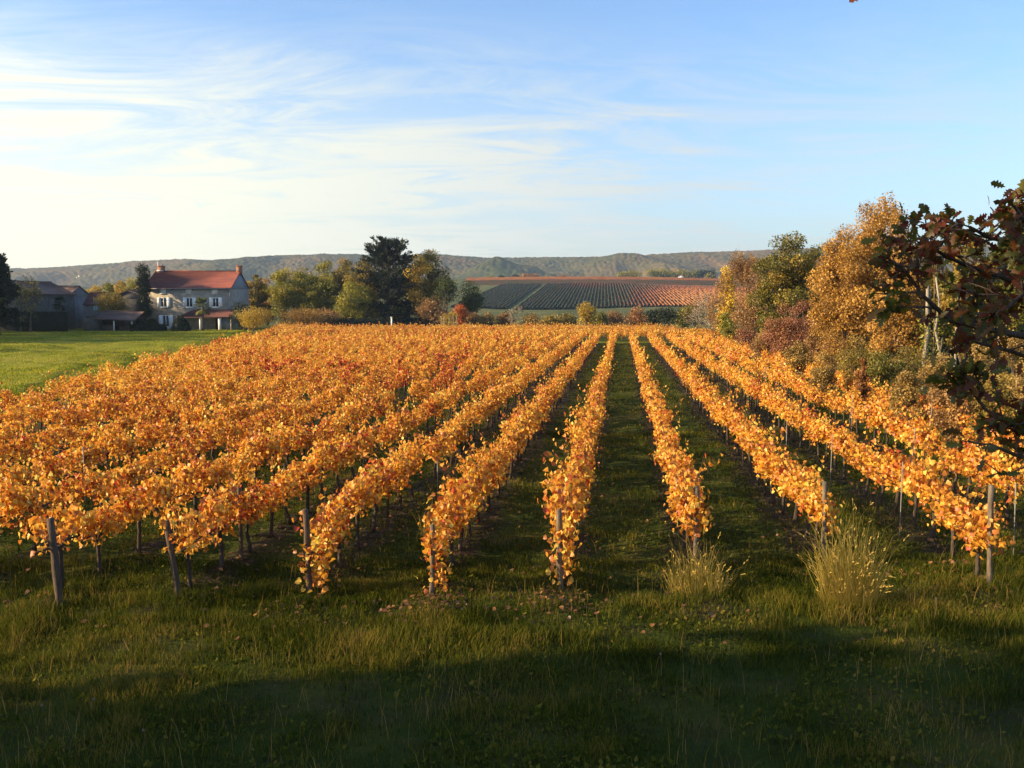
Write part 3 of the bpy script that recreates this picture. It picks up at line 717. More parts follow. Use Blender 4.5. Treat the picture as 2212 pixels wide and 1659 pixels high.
def tuft(px, py, Y, h, r, n, label, dry=True, seed=0, nm='grass_clump'):
    x, _, _ = at(px, py, Y); z = gf(x, Y); rg = np.random.default_rng(seed)
    mb = MB()
    a = rg.uniform(0, 6.283, n); rr = r * rg.random(n) ** .6 * .5
    X = x + np.cos(a) * rr; Yy = Y + np.sin(a) * rr
    H = h * rg.uniform(.35, 1.05, n)
    lean = rr / r * rg.uniform(.0, .8, n)
    D = np.stack([np.cos(a) * lean + rg.normal(0, .16, n), np.sin(a) * lean + rg.normal(0, .16, n), np.ones(n)], 1); H = H * np.where(rg.random(n) < .55, .6, 1) * (1 - .55 * (rr / (r * .5)) ** 2)
    # curved stems of three pieces
    P = np.stack([X, Yy, np.full(n, z - .02)], 1); W = rg.uniform(.003, .006, n)
    S = norm(np.cross(D, np.array([[0, 1, .3]]))) * W[:, None]
    p1 = P + D * (H * .45)[:, None]; D2 = D + rg.normal(0, .13, (n, 3)); p2 = p1 + D2 * (H * .35)[:, None]
    D3 = D2 * np.array([1.8, 1.8, .8]) + rg.normal(0, .3, (n, 3)); p3 = p2 + D3 * (H * .25)[:, None]
    V = np.stack([P - S, P + S, p1 + S, p1 - S, p2 + S * .8, p2 - S * .8, p3], 1)
    i = (np.arange(n) * 7)[:, None]
    v = np.clip(rg.normal(.5 if dry else .3, .25, n), 0, 1)
    mb.add(V.reshape(-1, 3), np.concatenate([i + np.array([[0, 1, 2, 3]]), i + np.array([[3, 2, 4, 5]])], 0), i + np.array([[5, 4, 6]]), v=.5)
    mb.aq[-1] = np.concatenate([v, v]); mb.at[-1] = v
    k = n // 4                                            # feathery seed heads
    for q in range(3 if dry else 0):
        leaves(mb, p3[:k] - D3[:k] * .03 * q, .055, D3[:k] + rg.normal(0, .35, (k, 3)), rg.normal(0, 1, (k, 3)), np.full(k, .85), asp=.35)
    o = mb.build(nm, M['dry_grass'] if dry else M['grass'], origin=(x, Y, z)); tag(o, label, 'grass clump', 'tall grass clumps')
tuft(1835, 1300, 13.0, 1.45, .75, 900, 'tall straw-coloured grass clump in front of the pale right post', seed=1)
tuft(1505, 1250, 13.7, .85, .9, 420, 'browner low grass clump round the first post right of the alley', seed=2)
tuft(1030, 1350, 12.4, .45, .4, 160, 'small green grass clump between the second and first rows left', dry=False, seed=3)
tuft(2190, 1290, 13.0, .5, .6, 160, 'low green weed clump at the right border below the tall post', dry=False, seed=4)
tuft(1680, 1330, 12.2, .35, .6, 200, 'short green clump left of the tall straw-coloured grass', dry=False, seed=5)
tuft(2030, 1360, 12.0, .35, .7, 240, 'short green clump under the seed head on the right', dry=False, seed=6)
tuft(960, 1080, 17.2, 1.0, .9, 320, 'dry brown grass growing up through the second row left', seed=7)
tuft(90, 1370, 12.2, .38, .9, 300, 'sunlit green clump at the left border of the headland', dry=False, seed=8)
tuft(320, 1450, 11.2, .35, .5, 160, 'low green grass clump on the left of the dark headland', dry=False, seed=9)
def dandelion(px, py, h, label):
    Y = 11.0
    for _ in range(30):
        x, _, zt = at(px, py, Y); Y += .5 * ((zt - h) - gf(x, Y)) * (Y / 4.3)
    x, _, zt = at(px, py, Y); z = gf(x, Y)
    r_ = empty('dandelion', (x, Y, z), label, 'dandelion', 'dandelion seed heads')
    m = MB(); tube(m, [(x, Y, z - .02), (x + .01, Y, z + h * .5), (x, Y, zt)], .003, 4); m.build('stem', M['twig'], r_)
    rg = np.random.default_rng(int(px)); n = 60; d = norm(rg.normal(0, 1, (n, 3)))
    m = MB(); leaves(m, np.tile([[x, Y, zt]], (n, 1)), .017, d, rg.normal(0, 1, (n, 3)), .5, asp=.5)
    m.build('seed_head', M['pale_bark'], r_)
for a in [(2022, 1293, .30, 'white dandelion seed head on a tall stem, above the right clump'), (310, 1577, .16, 'white dandelion seed head low in the dark left foreground'),
          (90, 1523, .16, 'white dandelion seed head nearest the left border'), (202, 1510, .17, 'white dandelion seed head in shade, left foreground, beside another'),
          (1276, 1224, .35, 'pale seed head on thin stem right of the central end post'), (1427, 1412, .2, 'seed head in shade below the central grass alley')]: dandelion(*a)

# ---------------------------------------------------------------- trees
def rdirs(rg, n): return norm(rg.normal(0, 1, (n, 3)))
def clump_tree(name, label, cat, px, ptop, Y, hw, leaf, seed, base=.3, ncl=34, cr=.3, nl=3500, ls=.3, trunk=.18, bark='bark', group=None,
               shape='round', pbase=None, lean=0, flat=1.0, twigs=4, depth=1.0, x=None):
    rg = np.random.default_rng(seed)
    nl = int(nl * 1.7); cr *= 1.08; hw *= 1.12; ls *= .92
    xt, _, zt = at(px, ptop, Y)
    x0 = xt if x is None else x
    z0 = gf(x0, Y); H = zt - z0; Rr = hw / FPX * Y
    root = empty(name, (x0, Y, z0), label, cat, group)
    zc = (base * H + H) / 2; rz = H * (1 - base) / 2
    d = rdirs(rg, ncl) * (rg.random((ncl, 1)) ** .45)
    rr = np.ones(ncl)
    hh = d[:, 2]
    if shape == 'cone': rr = 1.0 - .45 * (hh + 1)
    if shape == 'column': rr = 1.0 + 0 * hh
    if shape == 'umbrella': rr = 1.1 - .1 * hh
    crr = cr * Rr * rg.uniform(.7, 1.35, ncl)
    C = np.stack([d[:, 0] * (Rr - crr * .6) * rr, d[:, 1] * (Rr - crr * .6) * rr * depth, zc + hh * (rz - crr * .5)], 1)
    C[0] = (0, 0, H - crr[0])
    C[:, 0] += lean * (C[:, 2] / H)
    # trunk and limbs
    tb = MB()
    tp = [(0, 0, -.2), (lean * .15 + rg.normal(0, .05), rg.normal(0, .05), H * .25), (lean * .5 + rg.normal(0, .1), rg.normal(0, .1), H * .55), (lean * .85, 0, H * .85)]
    tube(tb, np.array(tp) + (x0, Y, z0), [trunk * 1.2, trunk, trunk * .6, trunk * .15], 7)
    P0 = []; P1 = []; A = []; B = []
    for c in C:
        h0 = min(max(base * H * .7, c[2] - rg.uniform(.15, .35) * H), H * .8)
        f = h0 / H
        s = np.array([lean * f, 0, h0]); mid = s * .45 + c * .55 + (0, 0, -.04 * H)
        r0 = trunk * (.42 - .3 * f)
        P0 += [s, mid]; P1 += [mid, c]; A += [r0, r0 * .55]; B += [r0 * .55, r0 * .2]
        for _ in range(twigs):
            e = c + rdirs(rg, 1)[0] * cr * Rr * .95; P0.append(mid * .3 + c * .7); P1.append(e); A.append(r0 * .22); B.append(.006)
    off = np.array([x0, Y, z0])
    segs(tb, np.array(P0) + off, np.array(P1) + off, A, B, 4)
    tb.build('trunk', M[bark], root, smooth=True)
    w = crr ** 2; w /= w.sum(); ci = rg.choice(ncl, nl, p=w)
    dd = rdirs(rg, nl); dd[:, 2] = dd[:, 2] * .8 + .1
    P = C[ci] + dd * (crr[ci] * (.35 + .75 * rg.random(nl) ** .6))[:, None] * np.array([1, 1, flat])
    P[:, 2] = np.maximum(P[:, 2], .05)
    cv = rg.uniform(-.34, .34, ncl)
    v = np.clip(.5 + cv[ci] + rg.normal(0, .12, nl), 0, 1)
    lb = MB()
    leaves(lb, P + off, rg.uniform(.6, 1.3, nl) * ls, norm(rdirs(rg, nl) + dd * .5), norm(dd + rdirs(rg, nl) * .8), v)
    lb.build('crown', M[leaf], root)
    return root

def rec_tree(name, label, cat, px, ptop, Y, hw, leaf, seed, group=None, depthn=6, nl=3000, ls=.1, trunk=.16, bark='twig', fork=3, spread=.55, first=.22, up=.25, x=None, leafbias=0, tipr=.006):
    rg = np.random.default_rng(seed)
    xt, _, zt = at(px, ptop, Y); x0 = xt if x is None else x
    z0 = gf(x0, Y); H = zt - z0; Rr = hw / FPX * Y
    P0 = []; P1 = []; A = []; B = []; tips = []
    def rec(p, d, L, r, k):
        n = 2
        q = p
        for i in range(n):
            d = norm(d + rg.normal(0, .10, 3) + (0, 0, .03)); e = q + d * L / n
            P0.append(q); P1.append(e); A.append(r * (1 - i * .2)); B.append(r * (1 - (i + 1) * .2)); q = e
            if k <= 2: tips.append(e)
        if k == 0: tips.append(q); return
        for j in range(fork):
            ax = rdirs(rg, 1)[0]; nd = norm(d * (1 - spread * rg.uniform(.3, 1)) + ax * spread + (0, 0, up * .3))
            rec(q, nd, L * rg.uniform(.62, .86), max(r * .55, tipr), k - 1)
    rec(np.zeros(3), np.array([0, 0, 1.]), first, trunk, depthn)
    P0 = np.array(P0); P1 = np.array(P1); tips = np.array(tips)
    sz = H / max(tips[:, 2].max(), 1e-3); sx = Rr / max(np.percentile(np.abs(tips[:, 0]), 97), 1e-3)
    S = np.array([sx, sx, sz]); off = np.array([x0, Y, z0])
    root = empty(name, (x0, Y, z0), label, cat, group)
    tb = MB(); segs(tb, P0 * S + off - (0, 0, .02), P1 * S + off, A, B, 3 if depthn > 5 else 5)
    tb.build('trunk', M[bark], root)
    if nl:
        pr = np.ones(len(tips))
        if leafbias: pr = np.exp(-tips[:, 0] / np.abs(tips[:, 0]).max() * leafbias)
        ci = rg.choice(len(tips), nl, p=pr / pr.sum())
        P = tips[ci] * S + rg.normal(0, ls * 1.0, (nl, 3)) + off
        cv = vnoise(P[:, 0] * .8, P[:, 2] * .8, seed)
        lb = MB(); leaves(lb, P, rg.uniform(.6, 1.3, nl) * ls, rdirs(rg, nl), rdirs(rg, nl), np.clip(cv * .6 + rg.normal(.2, .2, nl), 0, 1))
        lb.build('crown', M[leaf], root)
    return root

# --- right-hand wood edge
GR = 'trees of the wood edge on the right'
rec_tree('tall_tree', 'tallest orange tree with bare twigs on top of its crown', 'tree', 1885, 419, 58, 95, 'lf_orange', 3, GR, 7, 26000, .12, .17, 'twig', 3, .72, .16, leafbias=.7, tipr=.011)
clump_tree('bush_tree', 'broad golden-brown tree mass below and left of the tallest orange tree', 'tree', 1840, 515, 56, 78, 'lf_orange', 12, .02, 46, .26, 14000, .13, .14, 'twig', GR, twigs=14)
clump_tree('bush_tree', 'golden-brown tree right of the tallest orange tree, behind the ivy trunks', 'tree', 1945, 540, 50, 60, 'lf_orange', 13, .02, 40, .28, 9000, .13, .14, 'twig', GR, twigs=14)
clump_tree('oak_tree', 'green oak with dark spreading limbs and sky between its clumps', 'tree', 1716, 499, 75, 88, 'lf_oakgreen', 14, .18, 56, .20, 12000, .17, .30, 'bark', GR, twigs=6)
rec_tree('twiggy_tree', 'fine-twigged brown tree left of the green oak', 'tree', 1622, 540, 92, 74, 'lf_brown', 15, GR, 7, 14000, .13, .16, 'twig', 3, .75, .14, tipr=.015)
clump_tree('poplar_tree', 'narrow bright yellow tree at the left end of the right wood', 'tree', 1570, 573, 118, 19, 'lf_bright', 16, .04, 34, .5, 4200, .22, .12, 'bark', GR, 'column')
clump_tree('bush_tree', 'yellow-green bush under the narrow yellow tree', 'bush', 1575, 672, 100, 26, 'lf_yelgreen', 17, 0, 20, .4, 1800, .2, .06, 'bark', GR)
clump_tree('tall_tree', 'broad sparse orange crown just behind the tallest orange tree', 'tree', 1880, 436, 61, 88, 'lf_orange', 24, .40, 60, .20, 8000, .11, .16, 'twig', GR, 'umbrella', twigs=26)
clump_tree('ivy_tree', 'ivy-green column of leaves between the twiggy tree and the oak', 'tree', 1655, 625, 78, 22, 'lf_green', 18, .02, 22, .4, 2600, .15, .1, 'bark', GR)
clump_tree('tree', 'olive tree filling the gap between oak and tallest orange tree', 'tree', 1760, 575, 80, 40, 'lf_olive', 19, .05, 28, .3, 4500, .16, .14, 'bark', GR)
clump_tree('burgundy_bush', 'large burgundy bush below the green oak', 'bush', 1695, 655, 62, 44, 'lf_burg', 20, .0, 30, .3, 6000, .10, .06, 'twig', 'burgundy bushes on the right', twigs=12)
clump_tree('burgundy_bush', 'tall burgundy bush right below the oak trunk', 'bush', 1735, 645, 66, 30, 'lf_burg', 21, .0, 22, .35, 3500, .10, .06, 'twig', 'burgundy bushes on the right', twigs=12)
clump_tree('burgundy_bush', 'small burgundy bush left of the large one, beside the last vines', 'bush', 1608, 708, 82, 22, 'lf_burg', 22, .0, 16, .4, 1600, .12, .05, 'twig', 'burgundy bushes on the right', twigs=8)
GS = 'scrub bushes beside the vineyard on the right'
scrub = [(1655, 715, 66, 34, 'lf_brown', 'brown scrub between small and large burgundy bushes'), (1770, 690, 58, 34, 'lf_brown', 'brown upright scrub right of the burgundy bushes'),
         (1725, 735, 50, 30, 'lf_scrub', 'pale stalky scrub below the large burgundy bush'), (1800, 715, 48, 40, 'lf_orange', 'orange-brown bush below the golden-brown tree mass'),
         (1580, 700, 96, 20, 'lf_green', 'green bush behind the last orange vines of the right rows'), (1780, 760, 40, 32, 'lf_scrub', 'dark stalky scrub at the field edge left of the russet bush'),
         (1864, 775, 36, 15, 'lf_russet', 'small russet bush at the edge of the vines'), (1905, 755, 38, 44, 'lf_green', 'green bush behind the small russet bush'),
         (1850, 720, 44, 44, 'lf_olive', 'olive bush above the small russet bush'), (1960, 745, 40, 48, 'lf_olive', 'olive bush below the ivy-covered trunks'),
         (2040, 760, 34, 46, 'lf_scrub', 'grey-brown scrub right of the olive bush'), (2120, 735, 32, 52, 'lf_scrub', 'wide grey-brown scrub below the bare white trunks'),
         (2200, 720, 30, 52, 'lf_scrub', 'grey-brown scrub at the right border'), (1960, 800, 30, 36, 'lf_scrub', 'low stalky scrub just behind the last right-hand vines'),
         (2060, 805, 27, 44, 'lf_brown', 'low brown scrub behind the right-hand vines'), (2160, 800, 25, 50, 'lf_olive', 'low olive scrub near the right border')]
for i, (px, pt, Y, hw, lf, lab) in enumerate(scrub):
    clump_tree('scrub_bush', lab, 'bush', px, pt, Y, hw, lf, 200 + i, 0, 26, .34, 4200, .075 if Y < 50 else .1, .03, 'twig', GS, twigs=22)
# woody mass behind, far right
clump_tree('tree', 'dark green tree top behind, between orange tree and oak branch', 'tree', 2036, 488, 56, 42, 'lf_green', 40, .2, 34, .28, 7000, .14, .2, 'bark', GR)
clump_tree('tree', 'olive tree behind the near oak branch', 'tree', 2110, 505, 48, 62, 'lf_olive', 41, .12, 46, .25, 11000, .13, .2, 'bark', GR)
clump_tree('tree', 'dark green tree at the right border behind the oak branch', 'tree', 2210, 495, 44, 62, 'lf_green', 42, .15, 46, .25, 11000, .13, .2, 'bark', GR)
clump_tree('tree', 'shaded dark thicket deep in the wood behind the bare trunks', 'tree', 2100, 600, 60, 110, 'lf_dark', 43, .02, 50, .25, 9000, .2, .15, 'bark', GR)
clump_tree('tree', 'brown tree behind the wood, seen above the ivy trunks', 'tree', 1985, 520, 62, 52, 'lf_brown', 44, .15, 36, .28, 6500, .15, .2, 'bark', GR)
clump_tree('tree', 'brown-green tree closing the gap behind the tallest orange tree', 'tree', 1800, 560, 90, 75, 'lf_olive', 45, .02, 40, .25, 6000, .2, .2, 'bark', GR)
def bare_trunk(px0, py0, px1, py1, Y, r, label, ivy=0, mat='pale_bark'):
    a = np.array(at(px0, py0, Y)); b = np.array(at(px1, py1, Y)); b[2] = gf(b[0], Y) - .1
    root = empty('slender_tree', (b[0], Y, b[2] + .1), label, 'tree', 'slim bare trunks at the wood edge')
    rg = np.random.default_rng(int(px0)); n = 6
    pts = [b + (a - b) * t + (rg.normal(0, .06), rg.normal(0, .05), 0) * np.array([1, 1, 1]) * (0 < t < 1) for t in np.linspace(0, 1, n)]
    m = MB(); tube(m, pts, np.linspace(r, r * .45, n), 6)
    for k in range(3):
        p = pts[2 + k]; m2 = p + (rg.normal(0, .5), rg.normal(0, .3), rg.uniform(.6, 1.1)); segs(m, [p], [m2], r * .35, .008, 4)
    m.build('trunk', M[mat], root)
    if ivy:
        t = rg.random(ivy) * .75; P = b + (a - b) * t[:, None] + rg.normal(0, r * 1.6, (ivy, 3)) * np.array([1, 1, .5])
        lb = MB(); leaves(lb, P, rg.uniform(.06, .11, ivy), rdirs(rg, ivy), norm(P - (b + (a - b) * t[:, None]) + 1e-4), rg.random(ivy)); lb.build('ivy', M['lf_yelgreen'], root)
bare_trunk(2004, 610, 1998, 760, 41, .13, 'pale trunk wrapped in green ivy, top bare', 900)
bare_trunk(2022, 600, 2040, 760, 42, .08, 'slim pale trunk just right of the ivy-wrapped one, ivy low down', 350)
bare_trunk(2070, 620, 2066, 760, 43, .07, 'slim pale trunk, third from the left, with no ivy')
bare_trunk(2160, 680, 2145, 770, 36, .07, 'leaning whitish trunk above the scrub near the right border')
clump_tree('bush_tree', 'yellow-green foliage low under the green oak', 'bush', 1712, 590, 78, 62, 'lf_yelgreen', 48, .02, 34, .28, 5000, .15, .1, 'bark', GR)
clump_tree('bush_tree', 'brown undergrowth round the foot of the twiggy tree', 'bush', 1630, 620, 90, 52, 'lf_brown', 49, .0, 34, .28, 4500, .15, .1, 'twig', GR, twigs=10)
rec_tree('bare_tree', 'thin bare tree rising above the wood against the sky', 'tree', 2030, 462, 55, 16, 'lf_brown', 47, GR, 5, 0, .1, .06, 'twig', 2, .4, .3)

# --- hedge line beyond the vines
GH = 'bushes of the hedge beyond the vineyard'
hb = [(1022, 673, 178, 20, 'lf_brown', 'brown bush right of the orange-red bush in the far hedge'), (1055, 676, 178, 22, 'lf_scrub', 'grey-brown bush, second along the far hedge'),
      (1090, 674, 180, 20, 'lf_brown', 'brown bush left of the little bare tree in the far hedge'), (1150, 680, 180, 24, 'lf_scrub', 'low brown bush right of the little bare tree'),
      (1190, 682, 176, 26, 'lf_olive', 'low olive bush midway along the far hedge'), (1228, 676, 178, 20, 'lf_olive', 'olive bush left of the yellow hedge tree'),
      (1295, 674, 178, 18, 'lf_green', 'green bush touching the yellow hedge tree on its right'), (1325, 668, 180, 26, 'lf_brown', 'brown bush between yellow tree and reddish round bush'),
      (1376, 664, 174, 28, 'lf_russet', 'reddish round bush in the far hedge'), (1410, 668, 182, 16, 'lf_dark', 'dark bush behind the reddish round bush'),
      (1442, 661, 172, 28, 'lf_dark', 'broad dark evergreen bush in the far hedge'), (1475, 662, 178, 20, 'lf_green', 'green bush right of the dark evergreen bush'),
      (1502, 656, 174, 26, 'lf_olive', 'olive-gold bush left of the pale bare tree'), (1560, 668, 150, 30, 'lf_brown', 'brown bush right of the pale bare tree')]
for i, (px, pt, Y, hw, lf, lab) in enumerate(hb):
    clump_tree('hedge_bush', lab, 'bush', px, pt, Y, hw, lf, 300 + i, 0, 18, .4, 1300, .28, .05, 'twig', GH, twigs=8)
clump_tree('yellow_tree', 'small upright yellow tree standing out of the far hedge', 'tree', 1267, 649, 172, 19, 'lf_gold', 320, .05, 22, .42, 2000, .26, .08, 'bark', GH)
rec_tree('bare_tree', 'little bare pale tree in the far hedge', 'tree', 1119, 660, 172, 20, 'lf_scrub', 321, GH, 5, 150, .2, .06, 'pale_bark', 3, .6, .22, tipr=.03)
rec_tree('bare_tree', 'pale bare tree with twisted trunk at the right end of the far hedge', 'tree', 1533, 632, 135, 38, 'lf_brown', 322, GH, 6, 900, .15, .16, 'pale_bark', 3, .6, .25, tipr=.02)
clump_tree('red_bush', 'bright orange-red bush beside the leaning pine', 'bush', 993, 655, 176, 16, 'lf_red', 323, 0, 18, .45, 1800, .24, .05, 'twig')
clump_tree('hedge_bush', 'golden bush at the foot of the orange-red bush', 'bush', 972, 675, 172, 20, 'lf_gold', 324, 0, 14, .45, 1200, .24, .05, 'twig', GH)

# --- tree group in the middle
GM = 'tall trees behind the vineyard'
mid = [(551, 592, 188, 22, 'lf_olive', 'olive tree just right of the slate gable'), (575, 600, 196, 24, 'lf_brown', 'brownish tree between the olive tree and the bright green one'),
       (611, 580, 186, 32, 'lf_yelgreen', 'bright yellow-green tree, tallest of the trees right of the house'), (645, 585, 190, 24, 'lf_yelgreen', 'yellow-green tree right next to the brightest green one'),
       (672, 594, 186, 22, 'lf_yelgreen', 'small yellow-green tree below the big one'), (708, 560, 188, 34, 'lf_yelgreen', 'big yellow-green tree, tallest left of the cedar'),
       (742, 556, 192, 30, 'lf_olive', 'olive tree between the big yellow-green tree and the cedar'), (785, 557, 186, 40, 'lf_olive', 'brown-olive tree partly in front of the cedar left side'),
       (655, 574, 196, 34, 'lf_olive', 'olive tree filling the gap behind the two yellow-green trees'), (760, 606, 180, 36, 'lf_yelgreen', 'low yellow-green tree in front of the olive tree left of the cedar'),
       (882, 572, 192, 36, 'lf_green', 'green tree directly behind the cedar right side')]
for i, (px, pt, Y, hw, lf, lab) in enumerate(mid):
    clump_tree('leafy_tree', lab, 'tree', px, pt, Y, hw * 1.18, lf, 400 + i, .02, 44, .27, 5200, .32, .25, 'bark', GM)
clump_tree('leafy_tree', 'tall golden-green tree right of the dark cedar', 'tree', 926, 538, 188, 44, 'lf_olive', 420, .06, 50, .25, 5200, .34, .3, 'bark', GM)
clump_tree('leafy_tree', 'golden part-bare tree leaning on the cedar right side', 'tree', 905, 548, 184, 34, 'lf_gold', 421, .1, 30, .3, 2300, .34, .3, 'bark', GM)
clump_tree('leafy_tree', 'dark foliage tree below the golden-green tree', 'tree', 935, 640, 180, 40, 'lf_brown', 422, .0, 24, .35, 2200, .3, .2, 'bark', GM)
clump_tree('shrub', 'brown shrub in front of the cedar foot', 'bush', 800, 650, 182, 55, 'lf_olive', 423, .0, 26, .3, 2400, .28, .1, 'bark', GM)
clump_tree('shrub', 'red-brown shrub below the big yellow-green tree', 'bush', 690, 668, 176, 40, 'lf_brown', 424, .0, 26, .3, 2200, .26, .1, 'twig', GM)
clump_tree('pine_tree', 'round-headed pine on a bare leaning pale trunk', 'tree', 966, 596, 180, 27, 'lf_pine', 430, .45, 26, .38, 2600, .26, .16, 'pale_bark', 'round-headed pines', 'umbrella', lean=-.4)
clump_tree('pine_tree', 'darker round-headed pine, the right one of the pair', 'tree', 1015, 603, 182, 25, 'lf_pine', 431, .25, 26, .38, 2600, .26, .16, 'bark', 'round-headed pines', 'umbrella')
def cedar(px, ptop, Y, hw, label, seed, name='cedar_tree', nb=210, droop=.0, leaf='lf_cedar'):
    rg = np.random.default_rng(seed); x, _, zt = at(px, ptop, Y); z = gf(x, Y); H = zt - z; Rr = hw / FPX * Y
    root = empty(name, (x, Y, z), label, 'tree')
    tb = MB(); off = np.array([x, Y, z])
    tube(tb, np.array([(0, 0, -.2), (.1, 0, H * .3), (0, .1, H * .65), (.05, 0, H * .97)]) + off, [.5, .38, .2, .03], 8)
    lead = [(0, 1.0), (-.28, .93), (.25, .97), (-.12, .9)] if name == 'cedar_tree' else [(0, 1.0)]
    P0 = []; P1 = []; A = []; LP = []; LD = []
    for k in range(nb):
        f = rg.uniform(.06, .97) ** .9; a = rg.uniform(0, 6.283); Lb = Rr * min(1, 1.35 * (1 - f) ** .75 + .10) * rg.uniform(.65, 1.1)
        ld = lead[k % len(lead)]; p = np.array([ld[0] * Rr * f, 0, f * H * ld[1]]); rise = rg.uniform(.0, .35) + .7 * f ** 3 - droop
        m1 = p + np.array([math.cos(a) * Lb * .55, math.sin(a) * Lb * .55, Lb * rise * .45]); e = p + np.array([math.cos(a) * Lb, math.sin(a) * Lb, Lb * rise + rg.normal(0, .15)])
        P0 += [p, m1]; P1 += [m1, e]; A += [.10 * (1 - f) + .02, .05 * (1 - f) + .012]
        n = int(28 + 55 * Lb / Rr)
        t = rg.uniform(.25, 1.04, n)[:, None]; Q = np.where(t < .55, p + (m1 - p) * (t / .55), m1 + (e - m1) * ((t - .55) / .45))
        w = .12 + .42 * Lb / Rr * (1.1 - t[:, 0])
        Q = Q + np.stack([rg.normal(0, 1, n) * w * 1.5, rg.normal(0, 1, n) * w * 1.5, rg.normal(0, .10, n)], 1)
        LP.append(Q); LD.append(norm(np.stack([np.full(n, math.cos(a)), np.full(n, math.sin(a)), np.full(n, .35 + rise)], 1) + rg.normal(0, .35, (n, 3))))
    segs(tb, np.array(P0) + off, np.array(P1) + off, A, np.array(A) * .5, 4); tb.build('trunk', M['bark'], root)
    LP = np.vstack(LP); LD = np.vstack(LD); n = len(LP)
    lb = MB()
    for q in range(2): leaves(lb, LP + off + rg.normal(0, .1, (n, 3)), rg.uniform(.35, .7, n), LD + rg.normal(0, .3, (n, 3)), rg.normal(0, 1, (n, 3)) + (0, 0, 1), np.clip(rg.normal(.5, .25, n), 0, 1), asp=.45)
    lb.build('crown', M[leaf], root)
cedar(836, 519, 186, 84, 'large dark cedar with spiky top, darkest tree in the middle', 61)
cedar(-16, 552, 132, 46, 'dark conifer cut by the left border beside the barns', 62, 'conifer_tree', 140, .05, 'lf_dark')

# --- trees and bushes round the houses
GF = 'small fruit trees beside the vineyard edge'
clump_tree('fruit_tree', 'small golden fruit tree with thin trunk at the meadow edge', 'tree', 545, 667, 108, 42, 'lf_gold', 70, .42, 30, .3, 3600, .12, .07, 'bark', GF, depth=1)
clump_tree('fruit_tree', 'low spreading russet fruit tree right of the golden one', 'tree', 655, 664, 163, 52, 'lf_orange', 71, .15, 34, .26, 3600, .2, .1, 'bark', GF)
gold = [(205, 617, 230, 22), (232, 610, 236, 24), (262, 606, 232, 22), (285, 597, 240, 24), (305, 606, 236, 20)]
names = ['lowest golden tree behind the barns, nearest the barn gable', 'golden tree behind the barns, second from the left', 'golden tree behind the barns, middle one', 'golden tree, tallest of those behind the barns', 'golden tree behind the dark column tree']
for i, (px, pt, Y, hw) in enumerate(gold): clump_tree('golden_tree', names[i], 'tree', px, pt, Y, hw, 'lf_yelgreen' if i % 2 else 'lf_gold', 80 + i, .05, 24, .36, 1900, .4, .2, 'bark', 'golden trees behind the barns')
clump_tree('column_tree', 'narrow dark ivy-clad column tree left of the house', 'tree', 308, 571, 158, 15, 'lf_dark', 90, .0, 34, .6, 5200, .22, .25, 'bark', None, 'column')
clump_tree('round_tree', 'dark round-crowned tree between the barn and the column tree', 'tree', 236, 632, 157, 40, 'lf_olive', 91, .1, 34, .3, 3600, .22, .16, 'bark')
clump_tree('shrub', 'dark shrub against the gable wall of the house', 'bush', 520, 650, 157, 26, 'lf_dark', 92, .0, 22, .38, 2000, .2, .08, 'bark')
rec_tree('pollard_tree', 'bare pollard tree with sparse yellow leaves in front of left barn', 'tree', 60, 594, 142, 26, 'lf_yelgreen', 93, 'pollard trees by the left barn', 5, 500, .2, .2, 'bark', 3, .6, .35, tipr=.03)
rec_tree('pollard_tree', 'bare forked pollard tree close to the left border', 'tree', 40, 612, 146, 22, 'lf_yelgreen', 94, 'pollard trees by the left barn', 5, 250, .2, .2, 'bark', 3, .6, .3, tipr=.03)
def topiary(px, ptop, pbot, hw, Y, label, shape, seed, name='clipped_bush', box=False, px1=None, leaf='lf_dark'):
    rg = np.random.default_rng(seed)
    x, _, zt = at(px, ptop, Y); z = gf(x, Y); H = zt - z; Rr = hw / FPX * Y
    n = int(2600 if not box else 5200)
    if box:
        x1 = at(px1, ptop, Y)[0]; xm = (x + x1) / 2; hx = (x1 - x) / 2
        P = np.stack([rg.uniform(-1, 1, n), rg.uniform(-1, 1, n), rg.uniform(0, 1, n)], 1)
        f = rg.integers(0, 3, n); P[f == 0, 1] = -1; P[f == 1, 2] = 1; m_ = f == 2; P[m_, 0] = np.sign(P[m_, 0])
        P = P * np.array([hx, .6, H]) + rg.normal(0, .08, (n, 3)); D = rdirs(rg, n) + (0, -.4, .5); x = xm
        core = MB(); core.box(x - hx + .15, x + hx - .15, Y - .45, Y + .45, z - .1, z + H - .15)
    else:
        t = rg.random(n) ** .8; a = rg.uniform(0, 6.283, n)
        rad = (1 - t ** 1.8) ** .6 if shape == 'cone' else np.sin(np.pi * np.clip(t * .85 + .15, 0, 1)) ** .6
        rad = rad * rg.uniform(.85, 1.04, n)
        P = np.stack([np.cos(a) * rad * Rr, np.sin(a) * rad * Rr, t * H], 1); D = norm(np.stack([np.cos(a), np.sin(a), .4 + 0 * t], 1)) + rdirs(rg, n) * .5
        core = MB(); tt = np.linspace(0, .95, 8); rr = ((1 - tt ** 1.8) ** .6 if shape == 'cone' else np.sin(np.pi * np.clip(tt * .85 + .15, 0, 1)) ** .6) * Rr * .86
        tube(core, [(x, Y, z + q * H) for q in tt], rr, 12)
    root = empty(name, (x, Y, z), label, 'bush')
    core.build('bush_core', M['lf_dark'], root)  # solid core added inside the leaf shell to fill the bush
    lb = MB(); leaves(lb, P + (x, Y, z), rg.uniform(.10, .2, n), norm(D + rdirs(rg, n)), norm(D), rg.random(n)); lb.build('foliage', M[leaf], root)
topiary(390, 684, 721, 19, 150, 'clipped cone bush on the lawn in front of the porch', 'cone', 1)
